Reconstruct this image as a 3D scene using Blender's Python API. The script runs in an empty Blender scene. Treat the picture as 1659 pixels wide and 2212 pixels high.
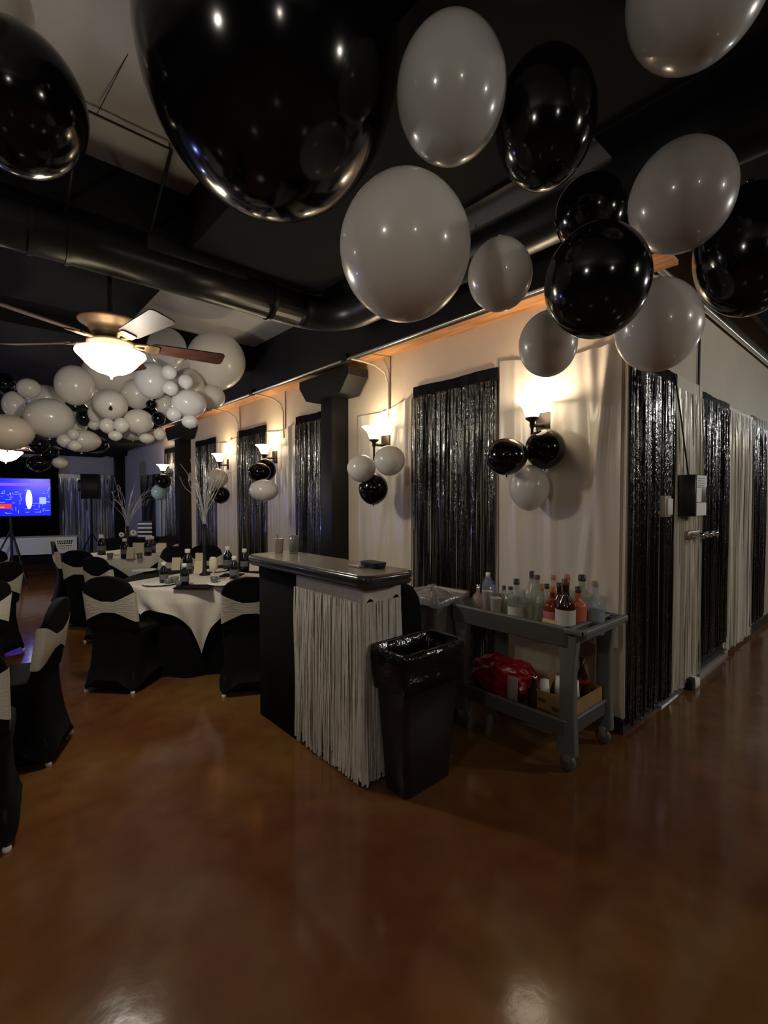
import bpy, math, random
from mathutils import Vector, Matrix
random.seed(7)
PI = math.pi
SC = bpy.context.scene
COL = SC.collection

# ------------------------------------------------------------------ camera
FPX = 1030.0
YAW = math.radians(41.5)
PITCH = math.atan(29 / FPX)
EYE = Vector((0, 0, 1.5))
cam_d = bpy.data.cameras.new('camera')
cam_d.sensor_fit = 'HORIZONTAL'
cam_d.sensor_width = 36.0
cam_d.lens = FPX / 1659 * 36.0
cam_d.clip_start = 0.05
cam = bpy.data.objects.new('camera', cam_d)
COL.objects.link(cam)
cam.location = EYE
cam.rotation_euler = (PI / 2 - PITCH, 0, -YAW)
SC.camera = cam

# ------------------------------------------------------------------ colour management, world
SC.view_settings.view_transform = 'Standard'
SC.view_settings.look = 'None'
SC.view_settings.gamma = 1.0
SC.view_settings.use_curve_mapping = False
SC.view_settings.exposure = 1.0
SC.cycles.use_denoising = True
SC.cycles.max_bounces = 6
SC.cycles.diffuse_bounces = 3
SC.cycles.glossy_bounces = 4
SC.cycles.transmission_bounces = 5
SC.cycles.sample_clamp_indirect = 4.0
SC.cycles.caustics_reflective = False
SC.cycles.caustics_refractive = False
W = bpy.data.worlds.new('room_air')
SC.world = W
W.use_nodes = True
W.node_tree.nodes['Background'].inputs[0].default_value = (0.02, 0.02, 0.024, 1)
W.node_tree.nodes['Background'].inputs[1].default_value = 0.25


def lamp(name, loc, power, color=(1, .86, .66), radius=.05):
    d = bpy.data.lights.new(name, 'POINT')
    d.energy = power
    d.color = color
    d.shadow_soft_size = radius
    o = bpy.data.objects.new(name, d)
    COL.objects.link(o)
    o.location = loc
    return o


SCONCE_POWER = 4.6
FAN_POWER = 20.0
ROOM_POWER = 17.0
WARM = (1.0, .80, .58)
NEUT = (1.0, .92, .80)
# unseen lights added as fill for room lamps behind and beside the photographer
lamp('ceiling_fill', (-1.7, .4, 2.55), ROOM_POWER, NEUT, .10)
lamp('ceiling_fill', (-1.2, -3.2, 2.6), ROOM_POWER * 1.0, NEUT, .10)
lamp('ceiling_fill', (2.6, -2.4, 2.7), ROOM_POWER * 1.2, NEUT, .10)
lamp('hall_bulb', (5.2, -1.9, 2.7), ROOM_POWER * 3.4, (1, .95, .88), .12)
lamp('hall_bulb', (10.2, -.6, 2.6), ROOM_POWER * 1.6, (.93, .97, 1.0), .15)
lamp('ceiling_fill', (-3.2, 6.0, 2.6), ROOM_POWER * .8, NEUT, .10)
# blue party uplight standing across the room
lamp('stage_lamp', (-2.6, 8.5, .7), 30, (.25, .32, 1.0), .08)
lamp('stage_lamp', (-1.0, 12.4, 1.2), 18, (.45, .5, 1.0), .08)

# ------------------------------------------------------------------ projection helpers (a picture point into the room)
SA, CA = math.sin(YAW), math.cos(YAW)


def G(px, t, z=0.0):
    x = (px - 829.5) / FPX * t
    return Vector((SA * t + CA * x, CA * t - SA * x, z))


def cam_xyz(p):
    d = p - EYE
    right = d.x * CA - d.y * SA
    fwd_h = d.x * SA + d.y * CA
    cp, sp = math.cos(PITCH), math.sin(PITCH)
    fwd = fwd_h * cp - d.z * sp
    up = fwd_h * sp + d.z * cp
    return right, up, fwd


def project(p):
    r, u, f = cam_xyz(p)
    return 829.5 + FPX * r / f, 1106 - FPX * u / f


def unproject(px, py, t):
    r = (px - 829.5) / FPX * t
    u = (1106 - py) / FPX * t
    cp, sp = math.cos(PITCH), math.sin(PITCH)
    fh = t * cp + u * sp
    z = -t * sp + u * cp
    return Vector((SA * fh + CA * r, CA * fh - SA * r, 1.5 + z))


def ray_xy(px):
    u = (px - 829.5) / FPX
    return SA + u * CA, CA - u * SA


def atX(px, X):
    rx, ry = ray_xy(px)
    t = X / rx
    return ry * t, t


def atY(px, Y):
    rx, ry = ray_xy(px)
    t = Y / ry
    return rx * t, t


def zat(py, t):
    return 1.5 - (py - 1077) / FPX * t


# ------------------------------------------------------------------ materials
MATS = {}


def mat(name, color, rough=.5, metal=0., emis=None, estr=0., coat=0., trans=0., alpha=1., spec=.5,
        bump=0., bscale=20., var=0., vscale=6., transluc=0., stretch=None, ior=1.45):
    if name in MATS:
        return MATS[name]
    m = bpy.data.materials.new(name)
    m.use_nodes = True
    nt = m.node_tree
    b = nt.nodes['Principled BSDF']
    I = b.inputs
    c = (*color, 1)
    I['Base Color'].default_value = c
    I['Roughness'].default_value = rough
    I['Metallic'].default_value = metal
    I['Coat Weight'].default_value = coat
    I['Coat Roughness'].default_value = .08
    I['Transmission Weight'].default_value = trans
    I['Alpha'].default_value = alpha
    I['Specular IOR Level'].default_value = spec
    I['IOR'].default_value = ior
    if emis:
        I['Emission Color'].default_value = (*emis, 1)
        I['Emission Strength'].default_value = estr
    if bump or var:
        tc = nt.nodes.new('ShaderNodeTexCoord')
        mp = nt.nodes.new('ShaderNodeMapping')
        nt.links.new(tc.outputs['Object'], mp.inputs[0])
        if stretch:
            mp.inputs['Scale'].default_value = stretch
        if var:
            n = nt.nodes.new('ShaderNodeTexNoise')
            n.inputs['Scale'].default_value = vscale
            n.inputs['Detail'].default_value = 4
            nt.links.new(mp.outputs[0], n.inputs['Vector'])
            r = nt.nodes.new('ShaderNodeValToRGB')
            r.color_ramp.elements[0].position = .3
            r.color_ramp.elements[1].position = .7
            r.color_ramp.elements[0].color = (*[x * (1 - var) for x in color], 1)
            r.color_ramp.elements[1].color = (*[min(1, x * (1 + var)) for x in color], 1)
            nt.links.new(n.outputs[0], r.inputs[0])
            nt.links.new(r.outputs[0], I['Base Color'])
        if bump:
            n = nt.nodes.new('ShaderNodeTexNoise')
            n.inputs['Scale'].default_value = bscale
            n.inputs['Detail'].default_value = 3
            nt.links.new(mp.outputs[0], n.inputs['Vector'])
            bp = nt.nodes.new('ShaderNodeBump')
            bp.inputs['Strength'].default_value = bump
            bp.inputs['Distance'].default_value = .01
            nt.links.new(n.outputs[0], bp.inputs['Height'])
            nt.links.new(bp.outputs[0], I['Normal'])
    if transluc:
        t = nt.nodes.new('ShaderNodeBsdfTranslucent')
        t.inputs[0].default_value = c
        mx = nt.nodes.new('ShaderNodeMixShader')
        mx.inputs[0].default_value = transluc
        out = nt.nodes['Material Output']
        nt.links.new(b.outputs[0], mx.inputs[1])
        nt.links.new(t.outputs[0], mx.inputs[2])
        nt.links.new(mx.outputs[0], out.inputs[0])
    MATS[name] = m
    return m


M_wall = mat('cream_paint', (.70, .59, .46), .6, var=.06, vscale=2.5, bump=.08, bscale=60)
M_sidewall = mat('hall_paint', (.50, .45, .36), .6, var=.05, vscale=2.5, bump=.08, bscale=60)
M_greywall = mat('grey_and_unlit_paint', (.50, .50, .54), .7, var=.05)
M_darkwall = mat('dark_paint', (.03, .03, .034), .7)
M_black = mat('black_paint', (.010, .010, .011), .5, spec=.3, bump=.1, bscale=40)
M_blackc = mat('black_ceiling_paint', (.011, .011, .012), .9, spec=.12, bump=.2, bscale=12)
M_drywall = mat('grey_ceiling_panel', (.44, .43, .45), .75, var=.15, vscale=1.4)
M_duct = mat('black_duct_paint', (.012, .012, .013), .36, spec=.4, bump=.05, bscale=8)
M_pine = mat('pine_soffit', (.62, .30, .12), .55, var=.35, vscale=9, stretch=(3, .35, 3))
M_conduit = mat('galvanised_conduit', (.62, .60, .57), .3, .8)
M_wconduit = mat('white_conduit', (.66, .60, .50), .45)
M_base = mat('dark_baseboard', (.02, .02, .022), .5)
M_white_bal = mat('white_latex', (.80, .77, .72), .26, coat=.5, transluc=.22)
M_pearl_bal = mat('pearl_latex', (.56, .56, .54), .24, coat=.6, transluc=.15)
M_black_bal = mat('black_latex', (.003, .003, .0035), .13, spec=.45, coat=.12)
M_bluelit = mat('blue_lit_latex', (.55, .72, .78), .25, coat=.4, transluc=.2)  # white latex with the blue light on it put into the colour
M_foil = mat('black_foil', (.008, .008, .009), .10, 0, spec=1.0, ior=2.0, coat=.5, bump=.8, bscale=26, stretch=(3, 3, 1))
M_foilh = mat('black_foil_header', (.008, .008, .009), .2, 0, coat=.3)
M_silver = mat('pearl_fringe', (.72, .68, .58), .30, .1, bump=.2, bscale=20, stretch=(6, 6, 1))
M_satin = mat('satin_fringe', (.60, .56, .50), .5, .0, var=.1, vscale=30)
M_sheet = mat('white_plastic_sheet', (.82, .74, .63), .25, transluc=.15, bump=.25, bscale=5)
M_shade = mat('lit_frosted_shade', (1, .95, .85), .4, emis=(1, .84, .60), estr=4.5)
M_bowl = mat('lit_bowl_glass', (1, .93, .75), .4, emis=(1, .84, .54), estr=9)
M_bronze = mat('aged_bronze', (.17, .11, .075), .4, .6)
M_dbronze = mat('dark_bronze', (.06, .045, .035), .35, .6)
M_blade = mat('walnut_blade', (.045, .018, .013), .55, spec=.2, var=.4, vscale=12, stretch=(1, 8, 1))
M_bladelit = mat('lit_blade_face', (.45, .42, .38), .45)  # unused; lamp light on a blade put into a paler colour
M_spandex = mat('black_spandex', (.005, .005, .0055), .85, spec=.15, bump=.1, bscale=60)
M_sash = mat('ivory_sash', (.62, .58, .50), .5, bump=.3, bscale=22, stretch=(1, 1, 5))
M_steel = mat('dark_steel', (.05, .05, .05), .4, .8)
M_cap = mat('white_plastic', (.75, .72, .66), .4)
M_linen = mat('white_linen', (.64, .60, .54), .75, bump=.25, bscale=70)
M_blackcloth = mat('black_cloth', (.004, .004, .0045), .9, spec=.15)
M_bartop = mat('lit_bar_top_laminate', (.20, .18, .14), .28, coat=.2, var=.2, vscale=30)  # reflection of the wall lights is put into this lighter tan
M_baredge = mat('bar_edge_moulding', (.035, .035, .034), .22, coat=.3)
M_grey = mat('grey_resin', (.125, .125, .118), .45, bump=.15, bscale=120)
M_trash = mat('brown_black_plastic', (.014, .009, .008), .5, bump=.1, bscale=90)
M_liner = mat('black_bin_liner', (.006, .006, .007), .16, bump=1.0, bscale=14)
M_glass = mat('clear_glass', (.9, .95, .93), .04, trans=.85)
M_cardboard = mat('cardboard', (.30, .17, .055), .8, var=.15)
M_red = mat('red_plastic', (.30, .005, .02), .3, coat=.3, bump=.6, bscale=14)
M_chrome = mat('chrome', (.6, .6, .62), .15, 1.0)
M_twig = mat('silver_twig', (.50, .47, .42), .4, .3)
M_paper = mat('card_paper', (.66, .58, .42), .7)
M_boxwhite = mat('white_label', (.72, .72, .68), .5)
M_charcoal = mat('charcoal_housing', (.02, .024, .026), .4)


def floor_mat():
    m = bpy.data.materials.new('stained_concrete')
    m.use_nodes = True
    nt = m.node_tree
    b = nt.nodes['Principled BSDF']
    b.inputs['Specular IOR Level'].default_value = .42
    tc = nt.nodes.new('ShaderNodeTexCoord')
    n1 = nt.nodes.new('ShaderNodeTexNoise'); n1.inputs['Scale'].default_value = .9; n1.inputs['Detail'].default_value = 6; n1.inputs['Distortion'].default_value = .6
    n2 = nt.nodes.new('ShaderNodeTexNoise'); n2.inputs['Scale'].default_value = 7; n2.inputs['Detail'].default_value = 8
    for n in (n1, n2): nt.links.new(tc.outputs['Object'], n.inputs['Vector'])
    r = nt.nodes.new('ShaderNodeValToRGB')
    e = r.color_ramp.elements
    e[0].position = .32; e[0].color = (.120, .038, .017, 1)
    e[1].position = .68; e[1].color = (.195, .102, .032, 1)
    k = e.new(.5); k.color = (.158, .068, .023, 1)
    nt.links.new(n1.outputs[0], r.inputs[0])
    mx = nt.nodes.new('ShaderNodeMixRGB'); mx.blend_type = 'MULTIPLY'; mx.inputs[0].default_value = .55
    r2 = nt.nodes.new('ShaderNodeValToRGB')
    r2.color_ramp.elements[0].position = .3; r2.color_ramp.elements[0].color = (.55, .5, .5, 1)
    r2.color_ramp.elements[1].position = .7; r2.color_ramp.elements[1].color = (1, 1, 1, 1)
    nt.links.new(n2.outputs[0], r2.inputs[0])
    nt.links.new(r.outputs[0], mx.inputs[1]); nt.links.new(r2.outputs[0], mx.inputs[2])
    nt.links.new(mx.outputs[0], b.inputs['Base Color'])
    rr = nt.nodes.new('ShaderNodeMapRange')
    rr.inputs[3].default_value = .09; rr.inputs[4].default_value = .17
    nt.links.new(n2.outputs[0], rr.inputs[0]); nt.links.new(rr.outputs[0], b.inputs['Roughness'])
    bp = nt.nodes.new('ShaderNodeBump'); bp.inputs['Strength'].default_value = .12; bp.inputs['Distance'].default_value = .01
    nt.links.new(n2.outputs[0], bp.inputs['Height']); nt.links.new(bp.outputs[0], b.inputs['Normal'])
    return m


# ------------------------------------------------------------------ mesh building
class MB:
    def __init__(s):
        s.v = []; s.f = []; s.sm = []

    def add(s, verts, faces, smooth=False):
        o = len(s.v)
        s.v += [tuple(x) for x in verts]
        s.f += [tuple(i + o for i in f) for f in faces]
        s.sm += [smooth] * len(faces)
        return s

    def box(s, x0, y0, z0, x1, y1, z1):
        v = [(x, y, z) for z in (z0, z1) for y in (y0, y1) for x in (x0, x1)]
        return s.add(v, [(0, 2, 3, 1), (4, 5, 7, 6), (0, 1, 5, 4), (2, 6, 7, 3), (0, 4, 6, 2), (1, 3, 7, 5)])

    def bbox(s, x0, y0, z0, x1, y1, z1, r=.01, axis='z'):
        """box with rounded vertical corners and eased top and bottom"""
        cx, cy = (x0 + x1) / 2, (y0 + y1) / 2
        w, d = abs(x1 - x0), abs(y1 - y0)
        r = min(r, w * .45, d * .45)
        e = min(r * .5, (z1 - z0) * .3)
        loops = []
        for z, i in ((z0, e), (z0 + e, 0), (z1 - e, 0), (z1, e)):
            loops.append([(cx + x, cy + y, z) for x, y in rrect(w - 2 * i, d - 2 * i, max(r - i, .0005), 4)])
        return s.loft(loops)

    def loft(s, loops, cap=True, smooth=True, closed=True):
        n = len(loops[0]); v = [p for l in loops for p in l]; f = []
        for k in range(len(loops) - 1):
            for i in range(n if closed else n - 1):
                j = (i + 1) % n
                f.append((k * n + i, k * n + j, (k + 1) * n + j, (k + 1) * n + i))
        s.add(v, f, smooth)
        if cap:
            s.add(loops[0], [tuple(reversed(range(n)))], False)
            s.add(loops[-1], [tuple(range(n))], False)
        return s

    def lathe(s, prof, c=(0, 0, 0), n=32, smooth=True, ax=None):
        """profile [(r, z)] turned about z (or matrix ax)"""
        loops = []
        for r, z in prof:
            l = [Vector((r * math.cos(2 * PI * i / n), r * math.sin(2 * PI * i / n), z)) for i in range(n)]
            if ax is not None: l = [ax @ p for p in l]
            loops.append([(p[0] + c[0], p[1] + c[1], p[2] + c[2]) for p in l])
        return s.loft(loops, cap=False, smooth=smooth)

    def tube(s, pts, r, n=10, cap=True):
        pts = [Vector(p) for p in pts]
        rs = r if isinstance(r, (list, tuple)) else [r] * len(pts)
        loops = []; up = None
        for i, p in enumerate(pts):
            d = (pts[min(i + 1, len(pts) - 1)] - pts[max(i - 1, 0)])
            if d.length < 1e-9: d = Vector((0, 0, 1))
            d.normalize()
            if up is None: up = Vector((0, 0, 1)) if abs(d.z) < .9 else Vector((1, 0, 0))
            a = d.cross(up).normalized(); b = a.cross(d).normalized(); up = b
            loops.append([tuple(p + rs[i] * (a * math.cos(2 * PI * k / n) + b * math.sin(2 * PI * k / n))) for k in range(n)])
        return s.loft(loops, cap=cap)

    def grid(s, fn, nu, nv, smooth=True):
        v = [fn(i / nu, j / nv) for j in range(nv + 1) for i in range(nu + 1)]
        f = [(j * (nu + 1) + i, j * (nu + 1) + i + 1, (j + 1) * (nu + 1) + i + 1, (j + 1) * (nu + 1) + i) for j in range(nv) for i in range(nu)]
        return s.add(v, f, smooth)

    def ribbon(s, p, tan, w, z0, z1, seg=8, sway=.01, tw=1.0):
        """one hanging strand: a narrow strip that twists and sways"""
        a0 = random.uniform(-1.4, 1.4) * tw; da = random.uniform(-1.0, 1.0) * tw
        ph = random.uniform(0, 6.28); sx = random.uniform(-sway, sway)
        nrm = Vector((-tan[1], tan[0], 0))
        tan = Vector((tan[0], tan[1], 0))
        off = random.uniform(0, .012)
        L = []
        for k in range(seg + 1):
            q = k / seg
            z = z1 + (z0 - z1) * q
            a = a0 * min(1, q * 6) + da * q
            d = tan * math.cos(a) + nrm * math.sin(a)
            c = Vector((p[0], p[1], z)) + tan * (sx * q + .3 * sway * math.sin(ph + 5 * q)) + nrm * (off + .004 * math.sin(ph * 2 + 7 * q))
            L.append((tuple(c - d * w / 2), tuple(c + d * w / 2)))
        v = [x for l in L for x in l]
        return s.add(v, [(2 * k, 2 * k + 1, 2 * k + 3, 2 * k + 2) for k in range(seg)], True)

    def build(s, name, m, parent=None, loc=None, rotz=0):
        me = bpy.data.meshes.new(name)
        me.from_pydata(s.v, [], s.f)
        me.polygons.foreach_set('use_smooth', s.sm)
        me.materials.append(m)
        me.update()
        o = bpy.data.objects.new(name, me)
        COL.objects.link(o)
        if parent is not None: o.parent = parent
        if loc is not None: o.location = loc
        if rotz: o.rotation_euler.z = rotz
        return o


def rrect(w, d, r, n=5):
    out = []
    for cx, cy, a0 in ((w / 2 - r, d / 2 - r, 0), (-w / 2 + r, d / 2 - r, PI / 2), (-w / 2 + r, -d / 2 + r, PI), (w / 2 - r, -d / 2 + r, 1.5 * PI)):
        for k in range(n + 1):
            a = a0 + PI / 2 * k / n
            out.append((cx + r * math.cos(a), cy + r * math.sin(a)))
    return out


def thing(name, label, cat, loc=(0, 0, 0), rz=0, group=None):
    o = bpy.data.objects.new(name, None)
    o.empty_display_size = .1
    COL.objects.link(o)
    o.location = loc; o.rotation_euler.z = rz
    o['label'] = label; o['category'] = cat
    if group: o['group'] = group
    return o


def tag(o, label, cat, group=None):
    o['label'] = label; o['category'] = cat
    if group: o['group'] = group
    return o


def struct(name, mb, m):
    o = mb.build(name, m)
    o['kind'] = 'structure'
    return o


def copy_tree(o, loc, rz=0, label=None, group=None):
    r = o.copy(); COL.objects.link(r)
    r.location = loc; r.rotation_euler.z = rz
    if label: r['label'] = label
    if group: r['group'] = group
    for ch in list(o.children):
        c = ch.copy(); COL.objects.link(c); c.parent = r
        for g in list(ch.children):
            d = g.copy(); COL.objects.link(d); d.parent = c
    return r


# ================================================================== THE ROOM
WX = 3.12       # long wall with the wall lamps
YC = 1.24       # its corner; the side wall turns away along +x
YF = 14.0       # far wall
HC = 3.40
FL = struct('floor', MB().add([(-7, -7, 0), (12, -7, 0), (12, YF + .3, 0), (-7, YF + .3, 0)], [(0, 1, 2, 3)]), floor_mat())
struct('wall_right', MB().box(WX, YC, 0, WX + .3, 10.35, 3.0), M_wall)
struct('wall_right_end', MB().box(WX, 10.35, 0, WX + .3, YF, 3.0), M_greywall)  # same cream wall continued; being unlit is painted as grey
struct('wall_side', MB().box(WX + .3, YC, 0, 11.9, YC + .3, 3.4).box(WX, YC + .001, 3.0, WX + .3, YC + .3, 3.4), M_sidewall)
struct('wall_far', MB().box(-7, YF, 0, WX + .3, YF + .3, 3.4), M_greywall)
struct('wall_left', MB().box(-7.3, -7, 0, -7, YF + .3, 3.4), M_darkwall)
struct('wall_back', MB().box(-7, -7.3, 0, 12, -7, 3.4), M_darkwall)
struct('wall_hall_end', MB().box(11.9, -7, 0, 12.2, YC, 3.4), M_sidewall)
struct('ceiling', MB().box(-7, -7, HC, 12, YF + .3, HC + .1), M_drywall)
# black painted drops and joists below the pale ceiling panels
struct('ceiling_drop_1', MB().box(1.10, -7, 3.06, 2.06, 3.10, HC), M_blackc)
struct('ceiling_drop_2', MB().box(-7, 3.42, 3.25, 1.28, YF, HC), M_blackc)
struct('ceiling_drop_3', MB().box(2.95, -7, 3.08, 12, YC - .3, HC), M_blackc)
struct('ceiling_drop_4', MB().box(-7, 10.0, 2.55, 2.7, YF, 3.25), M_blackc)
struct('trim_joist_1', MB().box(-7, 3.10, 3.09, WX, 3.42, HC), M_blackc)
struct('trim_joist_2', MB().box(2.06, -2.6, 3.05, 6, .97, HC), M_blackc)
struct('trim_joist_3', MB().box(-2, 5.6, 3.12, WX, 5.75, HC), M_blackc)
# header beam, pine soffit, baseboards
struct('trim_header', MB().box(2.73, .95, 2.80, 2.78, YF, 3.0), M_black)
struct('trim_soffit', MB().box(2.78, .98, 2.87, WX + .05, YF, 2.90), M_pine)
struct('trim_upper', MB().box(2.78, .98, 2.90, WX, YF, HC), M_black)
struct('baseboard_right', MB().box(WX - .012, YC, 0, WX, YF, .10), M_base)
struct('baseboard_side', MB().box(WX - .012, YC - .012, 0, 11.9, YC, .09), M_base)
struct('baseboard_far', MB().box(-7, YF - .012, 0, WX, YF, .10), M_base)
struct('trim_hall_top', MB().tube([(WX + .1, YC - .05, 3.03), (4.5, YC - .05, 3.03), (11, YC - .05, 3.03)], .016), M_conduit)

# columns with their chamfered bracket heads
def column(y, xf, label):
    t = thing('column', label, 'column', (WX, y, 0))
    t['kind'] = 'structure'
    MB().bbox(xf - WX, -.10, 0, -.001, .10, 2.80, .006).build('post', M_black, t)
    y0, y1, c = -.45, .45, .14
    pr = [(y0, 2.799), (y0, 2.72), (y0 + c, 2.56), (y1 - c, 2.56), (y1, 2.72), (y1, 2.799)]
    a = [(-.27, p, z) for p, z in pr]; b = [(-.02, p, z) for p, z in pr]
    MB().add(a + b, [tuple(range(6)), tuple(reversed(range(6, 12)))] + [(i, (i + 6), ((i + 1) % 6) + 6, (i + 1) % 6) for i in range(6)]).build('bracket', M_black, t)
    return t
column(4.20, 2.90, 'black square column with chamfered bracket head behind the bar counter')
column(8.90, 2.90, 'black square column with bracket head beside the second wall bay')
column(13.55, 2.90, 'black square column in the far corner of the room')

# ================================================================== DUCTS AND CONDUIT
t = thing('air_duct', 'round black air duct crossing above the ceiling fan and elbowing along the header', 'duct', (0, 3.22, 2.95))
R = .125
def arc(c, r, a0, a1, n, z=0): return [(c[0] + r * math.cos(a0 + (a1 - a0) * i / n), c[1] + r * math.sin(a0 + (a1 - a0) * i / n), z) for i in range(n + 1)]
MB().tube([(-6.95, 0, 0), (-2, 0, 0), (0, 0, 0), (1.0, 0, 0)] + [(1.95, 0, 0)] + arc((1.95, -.36), .36, PI / 2, 0, 8) + [(2.31, -1.2, 0), (2.31, -3.4, 0), (2.31, -6, 0)], R, 24).build('pipe', M_duct, t)
for x in (.30, .47, 1.72):
    MB().tube([(x - .012, 0, 0), (x + .012, 0, 0)], R + .008, 24).build('collar', M_duct, t)
MB().bbox(.86, -.115, -.02, 1.5, .12, .22, .01).build('rectangular_section', M_duct, t)

h0 = unproject(277, 280, 2.42)
t = thing('duct_hanger', 'thin steel trapeze hanger under the pale ceiling panel near the fan', 'hanger', h0)
MB().tube([(-.21, 0, 0), (.21, 0, 0)], .006, 6).build('crossbar', M_steel, t)
for x in (-.20, .20): MB().tube([(x, 0, 0), (x, 0, HC - h0.z)], .004, 5).build('rod', M_steel, t)
for x in (-.21, .21): MB().tube([(x, 0, 0), (x, 3.22 - h0.y - .06, 3.07 - h0.z)], .010, 6).build('strap', M_steel, t)
MB().tube([(-.14, 0, 0), (-.10, -.42, HC - h0.z)], .002, 5).build('wire', M_steel, t)
t = thing('duct_hanger', 'thin black strap holding the air duct beside the large white balloon', 'hanger', (2.02, 3.22, 2.95))
MB().tube([(0, 0, R), (-.03, .02, .28), (-.10, .02, .45)], .012, 6).build('strap', M_black, t)
MB().tube([(-.32, 0, R), (-.36, .0, .25), (-.50, .02, .45)], .005, 6).build('wire', M_black, t)
t = thing('duct_hanger', 'black strap crossing the pale ceiling strip beneath the near black balloon', 'hanger', (2.31, 2.0, 2.95))
MB().tube([(0, 0, R), (-.18, -.08, .45)], .014, 6).build('strap', M_black, t)
MB().tube([(.4, .1, .2), (.4, .1, .45)], .003, 6).build('wire', M_black, t)

t = thing('electrical_conduit', 'bright metal conduit strapped along the underside of the black header beam', 'conduit', (2.715, 0, 2.80))
MB().tube([(0, .95, 0), (0, 2.5, 0), (0, 6, 0), (0, 10, 0), (0, 13.9, 0)], .011, 8).build('pipe', M_conduit, t)
for y in (1.9, 3.62, 5.55, 6.9, 9.4):
    MB().bbox(-.02, y - .04, -.02, .03, y + .04, .05, .005).build('junction_box', M_black, t)
for y, lb in ((3.45, 'pale curved conduit dropping to the wall between the column and the wide foil curtain'),
              (5.45, 'pale curved conduit dropping to the wall just past the first column'),
              (6.78, 'pale curved conduit dropping to the wall near the third foil curtain')):
    t = thing('conduit_drop', lb, 'conduit', (WX, y, 2.80))
    MB().tube([(-.385, .1, .0), (-.30, .07, -.005), (-.16, .03, -.03), (-.06, .0, -.09), (-.02, 0, -.19), (-.015, 0, -.5)], .011, 8).build('pipe', M_wconduit, t)
    MB().bbox(-.03, -.015, -.53, -.0, .015, -.49, .004).build('clamp', M_wconduit, t)
    MB().tube([(-.004, -.025, .07), (-.004, -.025, -.5)], .004, 6).build('cable', M_dbronze, t)

# ================================================================== FOIL CURTAINS
def curtain(p0, p1, zt, zb, m, label, nstr, wid=.015, group=None, header=.10, gaps=(), hm=None, sway=.02, cat='curtain', name='foil_curtain'):
    p0 = Vector((*p0, 0)); p1 = Vector((*p1, 0))
    L = (p1 - p0).length; tan = (p1 - p0).normalized()
    t = thing(name, label, cat, (p0.x, p0.y, 0), group=group)
    nrm = Vector((-tan.y, tan.x, 0))
    h = MB()
    h.grid(lambda u, v: tuple(tan * (u * L) + nrm * (.006 + .003 * math.sin(u * 37)) + Vector((0, 0, zt - header * v + .004 * math.sin(u * 9) * (1 - v)))), 24, 3)
    h.grid(lambda u, v: tuple(tan * (u * L) - nrm * .0 + Vector((0, 0, zt - header * v + .004 * math.sin(u * 9) * (1 - v)))), 24, 3)
    h.build('header', hm or (M_foilh if m is M_foil else m), t)
    s = MB()
    for i in range(nstr):
        q = (i + random.random()) / nstr
        if any(a < q < b for a, b in gaps): continue
        p = tan * (q * L)
        s.ribbon((p.x, p.y), (tan.x, tan.y), wid * random.uniform(.6, 1.4), zb + random.uniform(0, .05), zt - header + .01, 9, sway)
    o = s.build('strands', m, t)
    o['kind'] = 'stuff'
    return t

def wallcurtain(px0, px1, zt, zb, label, n, m=None, **k):
    x = WX - .016
    ya, _ = atX(px1, x); yb, _ = atX(px0, x)
    return curtain((x, ya), (x, yb), zt, zb, m or M_foil, label, n, **k)
wallcurtain(893, 1073, 2.51, .07, 'wide black foil fringe curtain hanging on the cream wall between two wall lamps', 125)
wallcurtain(640, 722, 2.50, .07, 'black foil fringe curtain hanging on the wall half hidden by the black column', 130)
wallcurtain(514, 577, 2.50, .07, 'black foil fringe curtain with blue glints two lamps beyond the column', 100)
wallcurtain(424, 468, 2.50, .07, 'black foil fringe curtain behind the table with the near branch centrepiece', 80)
wallcurtain(357, 391, 2.50, .07, 'black foil fringe curtain at the unlit end of the lamp wall', 60)

def sidecurtain(px0, px1, zt, zb, label, n, m=None, **k):
    y = YC - .016
    xa, _ = atY(px0, y); xb, _ = atY(px1, y)
    k.setdefault('wid', .030 if m else .020)
    return curtain((xb, y), (xa, y), zt, zb, m or M_foil, label, n, **k)
sidecurtain(1361, 1457, 2.41, .03, 'black foil fringe curtain hanging at the wall corner beside the grey cart', 190, gaps=((.30, .44), (.0, .06)), header=.08)
sidecurtain(1455, 1511, 2.41, .03, 'cream fringe curtain hanging behind the charcoal wall box', 150, M_silver, gaps=((.45, .5),), sway=.05)
sidecurtain(1511, 1570, 2.38, .14, 'black foil fringe curtain over a doorway between two cream fringe curtains', 230, header=.06)
sidecurtain(1570, 1622, 2.36, .03, 'cream fringe curtain hanging beyond the black curtained doorway', 210, M_silver, header=.04)
sidecurtain(1618, 1652, 2.38, .12, 'black foil fringe curtain farthest along the side wall', 220)
struct('door_1', MB().box(4.62, YC - .010, .10, 5.46, YC - .001, 2.30), M_black)
struct('trim_threshold', MB().box(4.60, YC - .03, 0, 5.48, YC - .001, .03), M_conduit)
struct('trim_threshold_near', MB().box(3.72, YC - .03, 0, 4.2, YC - .001, .012), M_conduit)

# far wall: silver curtains, black backdrop
def farx(px, Y=YF - .02): return atY(px, Y)[0]
curtain((farx(246), YF - .03), (farx(127), YF - .03), 2.10, .1, mat('silver_foil', (.55, .57, .60), .3, .5), 'silver foil fringe curtain on the far wall behind the speaker stand', 220, wid=.022)
bd = MB().grid(lambda u, v: (farx(-60) + (farx(126) - farx(-60)) * u, YF - .10 + .03 * math.sin(u * 55), .12 + 2.35 * v), 60, 6)
tag(bd.build('backdrop_cloth', M_blackcloth), 'black cloth backdrop hanging on the far wall behind the lit screen', 'backdrop')
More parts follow.
